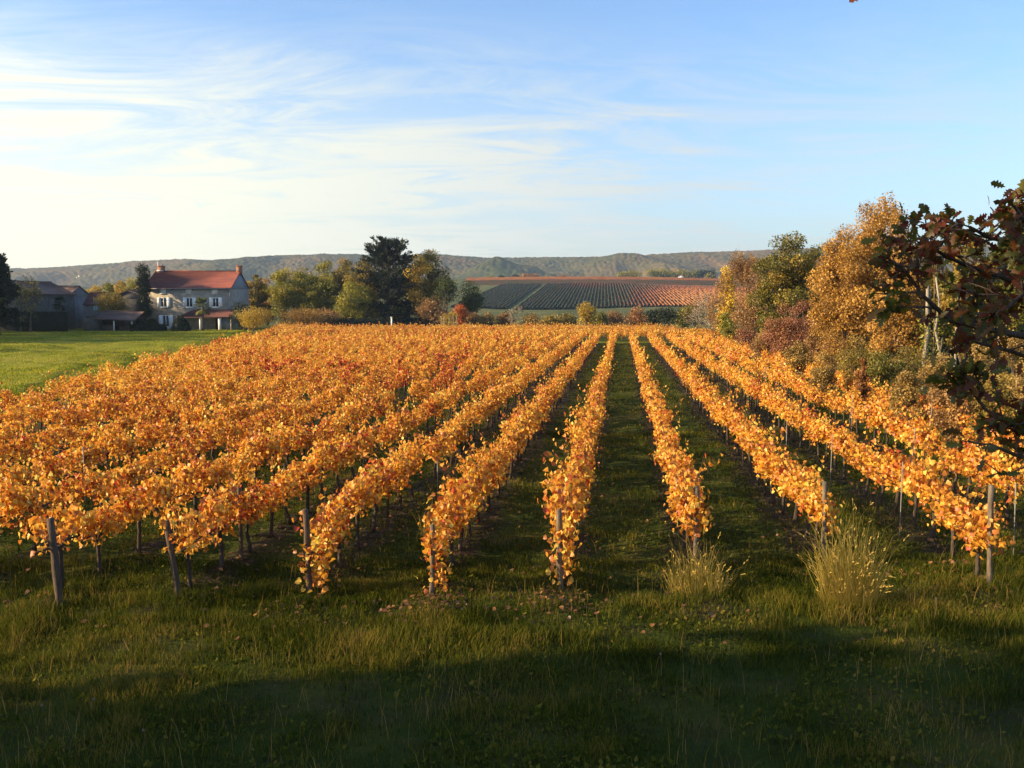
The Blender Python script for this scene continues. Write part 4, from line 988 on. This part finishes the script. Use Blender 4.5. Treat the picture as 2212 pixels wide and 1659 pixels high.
topiary(329, 689, 706, 12, 152, 'clipped round bush left of the front door', 'ball', 2)
topiary(301, 690, 706, 10, 152, 'small clipped round bush at the foot of the column tree', 'ball', 3)
topiary(286, 703, 720, 0, 150, 'low clipped hedge in front of the round bushes', 'box', 4, 'low_hedge', True, 356)
topiary(34, 676, 711, 0, 147, 'tall dark hedge in front of the left barns', 'box', 5, 'tall_hedge', True, 142)
topiary(698, 689, 706, 0, 176, 'long dark clipped hedge at the foot of the middle trees', 'box', 6, 'long_hedge', True, 845)
topiary(850, 688, 706, 0, 182, 'dark hedge continuing right of the white gate post', 'box', 7, 'long_hedge', True, 950)
m = MB(); x, _, zt = at(846, 681, 175); zt -= .3; z = gf(x, 175); tube(m, [(x, 175, z), (x, 175, zt - .12)], .16, 8); m.box(x - .22, x + .22, 174.78, 175.22, zt - .12, zt)
tag(m.build('gate_post', M['white_paint'], origin=(x, 175, z)), 'white gate post in front of the dark hedge', 'post')
for i, (px, lab) in enumerate([(953, 'leftmost small fence post beside the golden bush'), (959, 'second small fence post from the left by the golden bush'), (970, 'third small fence post, before the gap'), (979, 'fourth small fence post in front of the orange-red bush'), (986, 'rightmost small fence post in front of the orange-red bush')]):
    x, _, zt = at(px, 683, 164); z = gf(x, 164); m = MB(); tube(m, [(x, 164, z), (x + .03, 164, (z + zt) / 2), (x, 164, zt)], .06, 5)
    tag(m.build('fence_post', M['pale_bark'], origin=(x, 164, z)), lab, 'post', 'small fence posts beyond the vines')
def palm(px, pc, Y, r, label, seed, dark=False):
    rg = np.random.default_rng(seed); x, _, zc = at(px, pc, Y); z = gf(x, Y); Rr = r / FPX * Y
    root = empty('palm_tree', (x, Y, z), label, 'palm', 'palms by the houses')
    m = MB(); n = 9; pts = [(x + .03 * math.sin(k), Y, z + (zc - z) * k / (n - 1)) for k in range(n)]; tube(m, pts, [.2 + .025 * (k % 2) for k in range(n)], 8); m.build('trunk', M['bark'], root)
    f = MB()
    for k in range(34):
        a = rg.uniform(0, 6.283); el = rg.uniform(-1.1, 1.3); L_ = Rr * rg.uniform(.8, 1.15); h = np.array([math.cos(a) * math.cos(el), math.sin(a) * math.cos(el), math.sin(el)])
        c = np.array([x, Y, zc]); e = c + h * L_ * .6; drop = np.array([0, 0, -.25 * L_ * (1 - abs(math.sin(el)))])
        segs(f, [c], [e], .02, .012, 3)
        q = 26; ang = np.linspace(-1.25, 1.25, q)                    # fan leaf
        s = norm(np.cross(h, [0, 0, 1.]) + 1e-4); up = np.cross(s, h)
        D = np.cos(ang)[:, None] * h + np.sin(ang)[:, None] * s + rg.normal(0, .06, (q, 3)) + drop
        leaves(f, np.tile(e, (q, 1)), L_ * .5, D, np.tile(up, (q, 1)), np.clip(rg.normal(.45 if el > -.4 else .95, .15, q), 0, 1), asp=.22)
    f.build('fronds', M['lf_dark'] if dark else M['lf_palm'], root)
palm(437, 662, 153, 20, 'fan palm in front of the house porch', 7)
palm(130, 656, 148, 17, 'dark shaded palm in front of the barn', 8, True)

# off-frame trees to the left whose shadows cross the headland and the farm lawn
def shade_tree(x, y, H, Rr, seed, label, leaf='lf_green', name='broad_tree'):
    rg = np.random.default_rng(seed); z = gf(x, y); root = empty(name, (x, y, z), label, 'tree', 'trees outside the left border')
    n = 4200; C = rdirs(rg, 30) * (rg.random((30, 1)) ** .4) * np.array([Rr * .75, Rr * .75, H * .38]) + np.array([0, 0, H * .56])
    ci = rg.integers(0, 30, n); P = C[ci] + rdirs(rg, n) * rg.random((n, 1)) ** .5 * Rr * .42; P[:, 2] = np.maximum(P[:, 2], .1)
    tb = MB(); off = np.array([x, y, z]); tube(tb, np.array([(0, 0, -.2), (0, .1, H * .4), (0, 0, H * .8)]) + off, [.3, .22, .05], 7)
    segs(tb, np.tile([0, 0, H * .35], (30, 1)) + off, C + off, .09, .02, 4); tb.build('trunk', M['bark'], root)
    lb = MB(); leaves(lb, P + off, rg.uniform(.35, .65, n), rdirs(rg, n), rdirs(rg, n), rg.random(n)); lb.build('crown', M[leaf], root)
k = 0
for (x, y, H, Rr) in [(-17, 4.3, 13.5, 3.6), (-16, -0.5, 14, 3.9), (-17, -5.5, 14, 3.9), (-23.5, 3.0, 16, 3.8), (-22, -10, 14, 4)]:
    shade_tree(x, y, H, Rr, 900 + k, 'broad tree outside the left border, number %s counting away' % ['one', 'two', 'three', 'four', 'five'][k]); k += 1
k = 0
for (x, y, H, Rr) in [(-92, 108, 22, 6), (-94, 119, 23, 6.5), (-97, 131, 22, 6.5), (-98, 143, 21, 6.5), (-101, 155, 21, 6.5), (-104, 168, 21, 7), (-106, 113, 24, 6.5), (-108, 125, 24, 6.5), (-110, 137, 23, 6.5), (-112, 149, 23, 6.5), (-114, 161, 23, 7)]:
    shade_tree(x, y, H, Rr, 950 + k, 'tall tree beyond the left border near the farm, %s from the meadow' % ORD[k]); k += 1

# ---------------------------------------------------------------- houses
def gable_block(name, label, x0, x1, y0, y1, zb, ze, zr, wall, roof, axis='x', over=.35, cat='building', group=None, gmat=None):
    """ridge along x (axis='x') or along y"""
    root = empty(name, ((x0 + x1) / 2, (y0 + y1) / 2, zb), label, cat, group)
    m = MB(); m.box(x0, x1, y0, y1, zb - .6, ze)
    g_ = m if gmat is None else MB()
    if axis == 'x':
        ym = (y0 + y1) / 2
        for xx, s in ((x0, -1), (x1, 1)):
            e = -.02 * s
            g_.add([(xx - s * .3, y0, ze), (xx - s * .3, y1, ze), (xx - s * .3, ym, zr - .05), (xx, y0, ze), (xx, y1, ze), (xx, ym, zr - .05)], [(0, 1, 4, 3), (1, 2, 5, 4), (2, 0, 3, 5)], [(3, 4, 5), (2, 1, 0)])
    else:
        xm = (x0 + x1) / 2
        for yy, s in ((y0, -1), (y1, 1)):
            g_.add([(x0, yy - s * .3, ze), (x1, yy - s * .3, ze), (xm, yy - s * .3, zr - .05), (x0, yy, ze), (x1, yy, ze), (xm, yy, zr - .05)], [(0, 1, 4, 3), (1, 2, 5, 4), (2, 0, 3, 5)], [(3, 4, 5), (2, 1, 0)])
    m.build('wall', M[wall], root)
    if gmat: g_.build('gable', M[gmat], root)
    r = MB(); th = .16
    if axis == 'x':
        sl = (zr - ze) / ((y1 - y0) / 2)
        for s, ya in ((1, y0), (-1, y1)):
            r.poly_slab([(x0 - over * .5, ya - s * over, ze - sl * over + .12), (x1 + over * .5, ya - s * over, ze - sl * over + .12), (x1 + over * .5, ym, zr + .12), (x0 - over * .5, ym, zr + .12)], th)
        tube(r, [(x0 - over * .5, ym, zr + .12), (x1 + over * .5, ym, zr + .12)], .12, 6)
    else:
        sl = (zr - ze) / ((x1 - x0) / 2)
        for s, xa in ((1, x0), (-1, x1)):
            r.poly_slab([(xa - s * over, y0 - over * .5, ze - sl * over + .12), (xa - s * over, y1 + over * .5, ze - sl * over + .12), (xm, y1 + over * .5, zr + .12), (xm, y0 - over * .5, zr + .12)], th)
        tube(r, [(xm, y0 - over * .5, zr + .12), (xm, y1 + over * .5, zr + .12)], .12, 6)
    ro = r.build('roof', M[roof], root)
    return root, ro
def window(root, xc, w, z0, z1, y, shut=.5, door=False):
    f = MB()
    t = .09
    f.box(xc - w / 2, xc - w / 2 + t, y - .06, y + .02, z0, z1); f.box(xc + w / 2 - t, xc + w / 2, y - .06, y + .02, z0, z1)
    f.box(xc - w / 2 + t, xc + w / 2 - t, y - .06, y + .02, z1 - t, z1); f.box(xc - w / 2 + t, xc + w / 2 - t, y - .06, y + .02, z0, z0 + t * (5 if door else 1))
    f.box(xc - .05, xc + .05, y - .055, y + .02, z0 + t, z1 - t)
    if not door: f.box(xc - w / 2 - .1, xc + w / 2 + .1, y - .12, y, z0 - .12, z0 - .003)
    fo = f.build('door' if door else 'window', M['white_paint'], root)
    def sub(nm, mb, mat): o = mb.mesh(nm, mat, origin=tuple(root.location)); ob = bpy.data.objects.new(nm, o); COL.objects.link(ob); ob.parent = fo; return ob
    p = MB(); p.box(xc - w / 2 + t, xc + w / 2 - t, y - .02, y + .015, z0 + t, z1 - t); sub('pane', p, M['glass_dark'])
    for s in (-1, 1):
        h = MB(); a = xc + s * (w / 2 + .03); b = a + s * shut
        h.box(min(a, b), max(a, b), y - .09, y - .03, z0 - .02, z1 + .02)
        for k in range(3): zz = z0 + (z1 - z0) * (.2 + .3 * k); h.box(min(a, b) + .04, max(a, b) - .04, y - .11, y - .09, zz - .04, zz + .04)
        sub('shutter', h, M['white_paint'])
def house():
    X0, X1, Y0, Y1 = -63.0, -48.25, 160.0, 171.0
    zb, ze, zr = -1.42, 5.75, 8.6
    root, ro = gable_block('farmhouse', 'two-storey stone farmhouse with red tiled roof and white shutters', X0, X1, Y0, Y1, zb, ze, zr, 'stone', 'roof_red', 'x', .3, 'house', None, 'slate')
    ztop = lambda py, Y=160: at(0, py, Y)[2]
    xx = lambda px, Y=160: at(px, 640, Y)[0]
    for pc, in ((353.5,), (409.0,), (465.8,)):
        window(root, xx(pc), 1.1, ztop(663.3), ztop(643), Y0, .52)
    window(root, xx(356.8), 1.15, zb + .15, ztop(681), Y0, .62, True)
    for pc in (352.2, 407.6, 464.0):
        m = MB(); m.box(xx(pc) - .52, xx(pc) + .52, Y0 - .04, Y0 + .02, ztop(634.5), ztop(623.5)); m.box(xx(pc) - .6, xx(pc) + .6, Y0 - .08, Y0 - .003, ztop(635.5), ztop(634.6)); m.build('attic_opening', M['pale_infill'], root)
    def sub(nm, mb, mat, par=ro): ob = bpy.data.objects.new(nm, mb.mesh(nm, mat, origin=tuple(root.location))); COL.objects.link(ob); ob.parent = par
    for pc, w in ((348.5, .55), (517.0, .42)):
        m = MB(); x = at(pc, 590, 165.5)[0]; m.box(x - w, x + w, 165.1, 165.9, zr - .4, zr + .95); m.box(x - w - .06, x + w + .06, 165.04, 165.96, zr + .95, zr + 1.05)
        for q in (-.25, .25): tube(m, [(x + q, 165.5, zr + 1.05), (x + q, 165.5, zr + 1.3)], .1, 6)
        sub('chimney', m, M['brick'])
    m = MB(); x = at(341.5, 590, 165.3)[0]; tube(m, [(x, 165.3, zr), (x, 165.3, zr + 1.75)], .07, 6); m.box(x - .1, x + .9, 165.0, 165.6, zr + .12, zr + .3); sub('vent_pipe', m, M['white_paint'])
    for px in (386, 471):
        m = MB(); x = at(px, 590, 165.5)[0]; tube(m, [(x, 165.5, zr), (x, 165.5, zr + .85)], .03, 5); sub('finial', m, M['dark_wood'])
    m = MB(); m.box(X0 - .2, X1 + .2, Y0 - .42, Y0 - .30, ze - .22, ze - .10); m.build('gutter', M['slate'], root)
    m = MB(); tube(m, [(X1 - .18, Y0 - .07, ze - .2), (X1 - .18, Y0 - .07, zb)], .05, 6); m.build('drainpipe', M['slate'], root)
    m = MB(); m.box(X1 - .002 + .004, X1 + .06, Y0 - .02, Y1 + .02, ze - .10, ze + .06); m.build('string_course', M['slate'], root)
    # porch
    pr = empty('porch_dummy', (0, 0, 0), None, None); bpy.data.objects.remove(pr)
    xl, xr = at(380, 684, 157.2)[0], X1 + .6; xt = at(420, 668, 160)[0]
    m = MB(); ze2, zt2 = .82, 2.05
    m.poly_slab([(xl, 157.2, ze2), (xr, 157.2, ze2), (xr, 159.99, zt2), (xt, 159.99, zt2)], .12)
    m.add([(xl, 157.2, ze2), (xt, 159.99, zt2), (xl + .15, 159.99, ze2 + .1)], None, [(0, 1, 2)])
    po = m.build('porch_roof', M['roof_brown'], root)
    for px, w in ((385, .12), (432, .13), (474, .22), (499, .12)):
        m = MB(); x = at(px, 690, 157.4)[0]; m.box(x - w, x + w, 157.35, 157.35 + 2 * w, zb - .2, ze2 - .13); m.box(x - w - .05, x + w + .05, 157.3, 157.4 + 2 * w, ze2 - .33, ze2 - .135); m.build('porch_post', M['white_paint'] if w > .12 else M['stone'], root)
    m = MB(); a, b = at(392, 690, 157.5)[0], at(414, 690, 157.5)[0]; m.box(a, b, 157.45, 157.7, zb - .2, zb + .85); m.build('low_wall', M['stone_dark'], root)
    m = MB(); a, b = at(479, 690, 157.8)[0], at(497, 690, 157.8)[0]; m.box(a, b, 157.8, 157.9, zb + .1, zb + 1.85)
    for k in range(4): q = a + (b - a) * (k + .5) / 4; m.box(q - .05, q + .05, 157.74, 157.8, zb + .1, zb + 1.85)
    m.build('glazed_screen', M['slate'], root)
    m = MB(); m.box(at(445, 0, 160)[0], at(462, 0, 160)[0], 159.93, 159.99, zb, zb + 2.1); m.build('back_door', M['dark_void'], root)
house()
GB = 'old farm buildings on the left'
def zt_(py, Y): return at(0, py, Y)[2]
gable_block('stone_barn', 'pale stone barn gable behind the pollard trees at left', -85.0, -77.0, 150, 164, -1.4, 4.7, zt_(608, 150), 'stone_dark', 'roof_old', 'y', .3, 'barn', GB)
b2, r2 = gable_block('tiled_barn', 'long barn with dark tiled roof and grey gable, left of the round tree', -91.0, -79.3, 166, 176, -1.4, zt_(641, 166), zt_(619.6, 171), 'render_grey', 'roof_old', 'x', .3, 'barn', GB)
m = MB(); x = at(102, 0, 166)[0]; m.box(x - .5, x + .5, 165.95, 166.02, .6, 2.2); m.build('window', M['pale_infill'], b2)
b3, r3 = gable_block('annex', 'small annex with red roof and bluish window below the barn gable', at(152, 0, 160)[0], at(196, 0, 160)[0], 160, 165.5, -1.4, zt_(657, 160), zt_(634, 163), 'render_grey', 'roof_brown', 'x', .2, 'building', GB)
m = MB(); m.box(at(174, 0, 160)[0], at(187, 0, 160)[0], 159.94, 160.02, zt_(671, 160), zt_(661, 160)); m.build('window', M['cyan_glass'], b3)
b4, r4 = gable_block('grey_barn', 'grey barn gable sloping down to the dark column tree', at(206, 0, 167)[0], at(301, 0, 167)[0], 167, 176, -1.4, zt_(646, 167), zt_(628, 167), 'stone_dark', 'roof_old', 'y', .3, 'barn', GB)
m = MB(); x = at(277, 0, 167)[0]; z = zt_(679, 167); m.box(x - .35, x + .35, 166.95, 167.02, z - .4, z + .4); m.build('window', M['dark_void'], b4)
def shed():
    x0, x1, x2 = at(149, 0, 150)[0], at(177, 0, 150)[0], at(262, 0, 150)[0]; zb = gf(x1, 150)
    root = empty('stone_shed', ((x0 + x2) / 2, 151, zb), 'low stone shed with open lean-to on white posts', 'shed', GB)
    m = MB(); m.box(x0, x1, 150, 153.5, zb - .3, zt_(687, 150)); m.add([(x0, 150, zt_(687, 150)), (x1, 150, zt_(687, 150)), (x1, 150, zt_(674, 150)), (x0, 153.5, zt_(687, 150)), (x1, 153.5, zt_(687, 150)), (x1, 153.5, zt_(674, 150))], [(0, 1, 4, 3), (1, 2, 5, 4), (2, 0, 3, 5)], [(0, 2, 1), (3, 4, 5)])
    m.box(x1 + .003, x2, 153.0, 153.5, zb - .3, zt_(692, 150)); m.build('wall', M['stone_dark'], root)
    r = MB(); r.poly_slab([(x1 - .1, 149.7, zt_(687, 150)), (x2 + .2, 149.7, zt_(692, 150)), (x2 + .2, 154, zt_(674, 150)), (x1 - .1, 154, zt_(670, 150))], .15); r.build('roof', M['roof_old'], root)
    for px in (218, 258): m = MB(); x = at(px, 0, 150)[0]; m.box(x - .08, x + .08, 149.9, 150.06, zb - .2, zt_(692.5, 150) - .05); m.build('roof_post', M['pale_infill'], root)
    m = MB(); m.box(x1 + .5, x1 + 2.4, 151, 152.8, zb - .1, zb + .9); m.box(x1 + 3.3, x2 - .4, 151.2, 152.6, zb - .1, zb + .7); m.build('stacked_logs', M['dark_wood'], root)
shed()

# ---------------------------------------------------------------- far slope with its vineyards
def far_vines():
    rg = np.random.default_rng(9)
    mb = MB()
    KF = .098
    for c in np.arange(-75, 150, 1.95):
        # rows running up the slope
        y0 = 456 + 10 * math.sin(c * .05); y1 = 690 + 22 * math.exp(-((c + KF * 0 + 20) / 60) ** 2) - max(0, c - 20) * .35
        if -47 < c < -42: continue
        ys = np.arange(y0, y1, 5.0); xs = KF * ys + c + rg.normal(0, .12, len(ys)); z = gz(xs, ys)
        h = 1.25 * rg.uniform(.7, 1.15, len(ys)); w = rg.uniform(.28, .5, len(ys))
        V = np.stack([np.stack([xs - w, ys, z - .1], 1), np.stack([xs - w * .8, ys, z + h], 1), np.stack([xs + w * .8, ys, z + h * .96], 1), np.stack([xs + w, ys, z - .1], 1)], 1)
        n = len(ys); i = np.arange(n - 1)[:, None] * 4
        F = np.concatenate([i + np.array([[0, 1, 5, 4]]), i + np.array([[1, 2, 6, 5]]), i + np.array([[2, 3, 7, 6]])], 0)
        px = CX + xs[:-1] / ys[:-1] * FPX
        red = sst(1290, 1480, px) * (1 - .5 * sst(560, 680, ys[:-1])) + .55 * np.exp(-((px - 1275) / 60) ** 2) * sst(600, 670, ys[:-1])
        v = np.clip(.12 + .8 * red + rg.normal(0, .09, n - 1), 0, 1)
        mb.add(V.reshape(-1, 3), F, v=np.concatenate([v, v, v]))
    for yy in np.arange(700, 850, 2.2):                     # cross rows near the crest
        xs = np.arange(-70, 240, 4.0); xs = xs[(xs / yy > -.05)]
        z = gz(xs, yy + 0 * xs); n = len(xs); h = 1.2 * rg.uniform(.6, 1.2, n); yv = yy + rg.normal(0, .15, n)
        V = np.stack([np.stack([xs, yv - .4, z - .1], 1), np.stack([xs, yv - .3, z + h], 1), np.stack([xs, yv + .3, z + h], 1), np.stack([xs, yv + .4, z - .1], 1)], 1)
        i = np.arange(n - 1)[:, None] * 4
        F = np.concatenate([i + np.array([[0, 4, 5, 1]]), i + np.array([[1, 5, 6, 2]]), i + np.array([[2, 6, 7, 3]])], 0)
        lit_tint = float(sst(752, 775, np.array(yy)))  # sunlight on the crest rows is put into their vine colour
        v = np.clip(.28 + .55 * lit_tint + rg.normal(0, .08, n - 1) + (fbm(xs[:-1] / 30, yy / 30 + 0 * xs[:-1], 3) - .5) * .3, 0, 1)
        mb.add(V.reshape(-1, 3), F, v=np.concatenate([v, v, v]))
    lm('far_vine', (.030, .042, .020), (.06, .05, .025), (.12, .045, .025), (.22, .08, .03), (.30, .14, .045), trans=0)  # darkest stops also put the slope's shade into the row colour
    tag(mb.build('far_vineyard', M['far_vine']), 'striped vineyard rows on the opposite slope', 'vines', None, 'stuff')
far_vines()
ft = [(1083, 598, 840, 7, 'lf_dark', 'dark little tree at the left of the far vineyard crest'), (1060, 601, 850, 9, 'lf_green', 'green little tree left of the dark one on the crest'),
      (1112, 597, 850, 9, 'lf_dark', 'dark broad little tree right of the first dark one on the crest'), (1135, 594, 860, 11, 'lf_brown', 'brown round tree on the far crest'), (1155, 592, 862, 10, 'lf_brown', 'brown round tree right of its twin on the crest'),
      (1215, 596, 870, 7, 'lf_brown', 'lone small brown tree midway along the far crest'), (1345, 589, 880, 15, 'lf_yelgreen', 'yellow-green tree on the far crest, left of a dark one'),
      (1368, 585, 880, 15, 'lf_green', 'dark-sided green tree on the far crest, highest of the middle group'), (1534, 593, 830, 11, 'lf_green', 'round green tree at the right end of the far crest')]
for i, (px, pt, Y, hw, lf, lab) in enumerate(ft):
    clump_tree('distant_tree', lab, 'tree', px, pt, Y, hw, lf, 600 + i, 0, 14, .5, 500, 1.1, .3, 'bark', 'small trees on the far crest')
for i in range(11):
    px = 1408 + i * 13
    clump_tree('distant_tree', '%s from the left in the gold-green tree line left of the round tree' % ORD[i], 'tree', px, 582 + 3 * math.sin(i * 2.3) - (i > 8) * 2, 890, 11, 'lf_yelgreen' if i < 8 else 'lf_dark', 650 + i, 0, 12, .5, 420, 1.1, .3, 'bark', 'small trees on the far crest')
x, _, _ = at(1471, 600, 822); z = g(x, 822)
gable_block('far_cottage', 'tiny white cottage with red roof on the far crest', x - 2.2, x + 2.2, 820, 824, z - .5, z + 2.2, z + 3.6, 'white_paint', 'roof_red', 'y', .3, 'house')

# white bird over the hills
def bird():
    p = np.array(at(168, 599, 110)); root = empty('bird', tuple(p), 'small white bird flying in front of the left hills', 'bird')
    m = MB(); tube(m, [p + (-.22, 0, -.04), p + (-.1, 0, 0), p + (.1, 0, .02), p + (.2, 0, .04), p + (.26, 0, .03)], [.01, .05, .055, .03, .008], 7)
    m.add([p + (-.22, 0, -.04), p + (-.36, .06, -.06), p + (-.36, -.06, -.06)], None, [(0, 1, 2)])
    m.build('body', M['white_paint'], root, True)
    for s in (-1, 1):
        w = MB(); w.add([p + (.10, .03 * s, .03), p + (-.08, .03 * s, .02), p + (-.12, .28 * s, .20), p + (.06, .30 * s, .22), p + (-.22, .58 * s, .16)], [(0, 1, 2, 3)], [(3, 2, 4)]); w.build('wing', M['white_paint'], root)
bird()

# ---------------------------------------------------------------- near oak at the right border
def near_oak():
    rg = np.random.default_rng(77)
    tx, ty = 5.3, 6.2; z0 = gf(tx, ty)
    root = empty('oak_tree', (tx, ty, z0), 'near oak with dark russet leaves reaching in from the right border', 'tree')
    P0 = []; P1 = []; A = []; B = []; tips = []
    tr = MB()
    tube(tr, [(tx, ty, z0 - .3), (tx + .05, ty, z0 + 1.5), (tx - .05, ty + .05, z0 + 3.2), (tx, ty, z0 + 5.5), (tx + .1, ty, z0 + 8)], [.24, .19, .16, .12, .05], 10)
    def limb(pts, r0):
        pts = [np.array(p, float) for p in pts]
        for i in range(len(pts) - 1):
            a = r0 * .7 * (1 - i / len(pts)) + .004; b = r0 * .7 * (1 - (i + 1) / len(pts)) + .004
            P0.append(pts[i]); P1.append(pts[i + 1]); A.append(a); B.append(b)
        return pts
    def sprig(p, d, L, k, dens=1.0):
        q = p; n = 3
        for i in range(n):
            d = norm(d + rg.normal(0, .22, 3)); e = q + d * L / n
            P0.append(q); P1.append(e); A.append(.004 + .002 * k); B.append(.003 + .0015 * k)
            if rg.random() < .5: tips.append((e, d))
            if k > 0 and rg.random() < .6: sprig(e, norm(d + rg.normal(0, .65, 3) + (0, 0, .05)), L * .62, k - 1, dens)
            q = e
        tips.append((q, d)); tips.append((q, d))
    T = lambda h: np.array([tx, ty, z0 + h])
    def A_(px, py, Y): return at(px, py, Y)
    limbs = [
        ([T(2.6), A_(2260, 735, 6.0), A_(2140, 712, 5.8), A_(2050, 690, 5.7), A_(1995, 640, 5.6), A_(1968, 600, 5.6)], .035, 12, .24),
        ([T(3.0), A_(2270, 640, 6.1), A_(2170, 600, 6.0), A_(2080, 570, 5.9), A_(2010, 535, 5.8)], .035, 10, .25),
        ([T(3.4), A_(2280, 560, 5.6), A_(2200, 520, 5.5), A_(2140, 515, 5.5), A_(2095, 490, 5.4)], .03, 9, .22),
        ([T(3.8), A_(2270, 500, 5.2), A_(2215, 480, 5.2), A_(2190, 445, 5.1)], .028, 6, .16),
        ([T(2.4), A_(2270, 790, 6.4), A_(2190, 760, 6.3), A_(2110, 740, 6.2)], .03, 5, .24),
        ([T(3.0), A_(2290, 640, 5.3), A_(2230, 620, 5.2), A_(2180, 660, 5.2)], .03, 10, .3),
        ([T(3.1), A_(2290, 560, 6.6), A_(2200, 560, 6.6), A_(2120, 600, 6.6)], .03, 9, .3),
        ([T(1.9), A_(2260, 960, 5.6), A_(2190, 920, 5.5), A_(2130, 885, 5.4), A_(2095, 840, 5.4)], .024, 7, .2),
        ([T(1.8), A_(2270, 1000, 5.4), A_(2200, 985, 5.4), A_(2140, 960, 5.3)], .024, 6, .22),
        ([T(7.6), A_(2100, -300, 6.2), A_(1960, -170, 6.0), A_(1880, -85, 6.0)], .02, 2, .14),
        ]
    for pts, r0, ns, L in limbs:
        pts = limb(pts, r0)
        for s in range(ns):
            t = rg.uniform(.28, 1.0) * (len(pts) - 1); i = min(int(t), len(pts) - 2); p = pts[i] + (pts[i + 1] - pts[i]) * (t - i)
            d = norm(pts[i + 1] - pts[i]) * .5 + rg.normal(0, .6, 3); sprig(p, norm(d + (0, 0, .1)), L * rg.uniform(.6, 1.1), 2 if s % 3 == 0 else 1)
        sprig(pts[-1], norm(pts[-1] - pts[-2]), L * .8, 1)
    # the leaf that dips into the frame at the very top
    p = np.array(A_(1866, -18, 6.0)); P0.append(np.array(A_(1880, -85, 6.0))); P1.append(p); A.append(.004); B.append(.003)
    segs(tr, P0, P1, A, B, 5); tr.build('trunk', M['dark_wood'], root)
    Pp = []; Dd = []
    for e, d in tips:
        for q in range(1 if rg.random() < .8 else 2):
            Pp.append(e + rg.normal(0, .02, 3)); Dd.append(d * .5 + rg.normal(0, .6, 3) + (0, 0, -.1))
    Pp = np.array(Pp); Dd = np.array(Dd); n = len(Pp)
    cl = vnoise(Pp[:, 0] * 2.5, Pp[:, 2] * 2.5, 4)
    lb = MB(); leaves(lb, Pp, rg.uniform(.055, .10, n), Dd, rdirs(rg, n) + (0, -.3, .4), np.clip(cl * .8 + rg.normal(.1, .2, n), 0, 1), OAK, .25, .25)
    leaves(lb, [p], .10, np.array([[-.4, 0, -.25]]), np.array([[0, -1., .3]]), .2, OAK, .2, .2)
    lb.build('crown', M['lf_oak'], root)
near_oak()

# ---------------------------------------------------------------- haze
def haze():
    m = MB(); m.box(-1900, 1900, -80, 2440, -34, 190)
    mat, N, L = newmat('haze')
    v = N.new('ShaderNodeVolumePrincipled'); v.inputs['Color'].default_value = (.55, .74, 1.0, 1); v.inputs['Density'].default_value = 0.00012
    v.inputs['Anisotropy'].default_value = 0.2
    o = N.new('ShaderNodeOutputMaterial'); L.new(v.outputs[0], o.inputs['Volume'])
    tag(m.build('haze', mat), 'thin blue evening haze over the valley', 'haze', None, 'stuff')
haze()
sc.cycles.max_bounces = 6; sc.cycles.diffuse_bounces = 3; sc.cycles.transmission_bounces = 3; sc.cycles.volume_bounces = 0
sc.cycles.transparent_max_bounces = 8
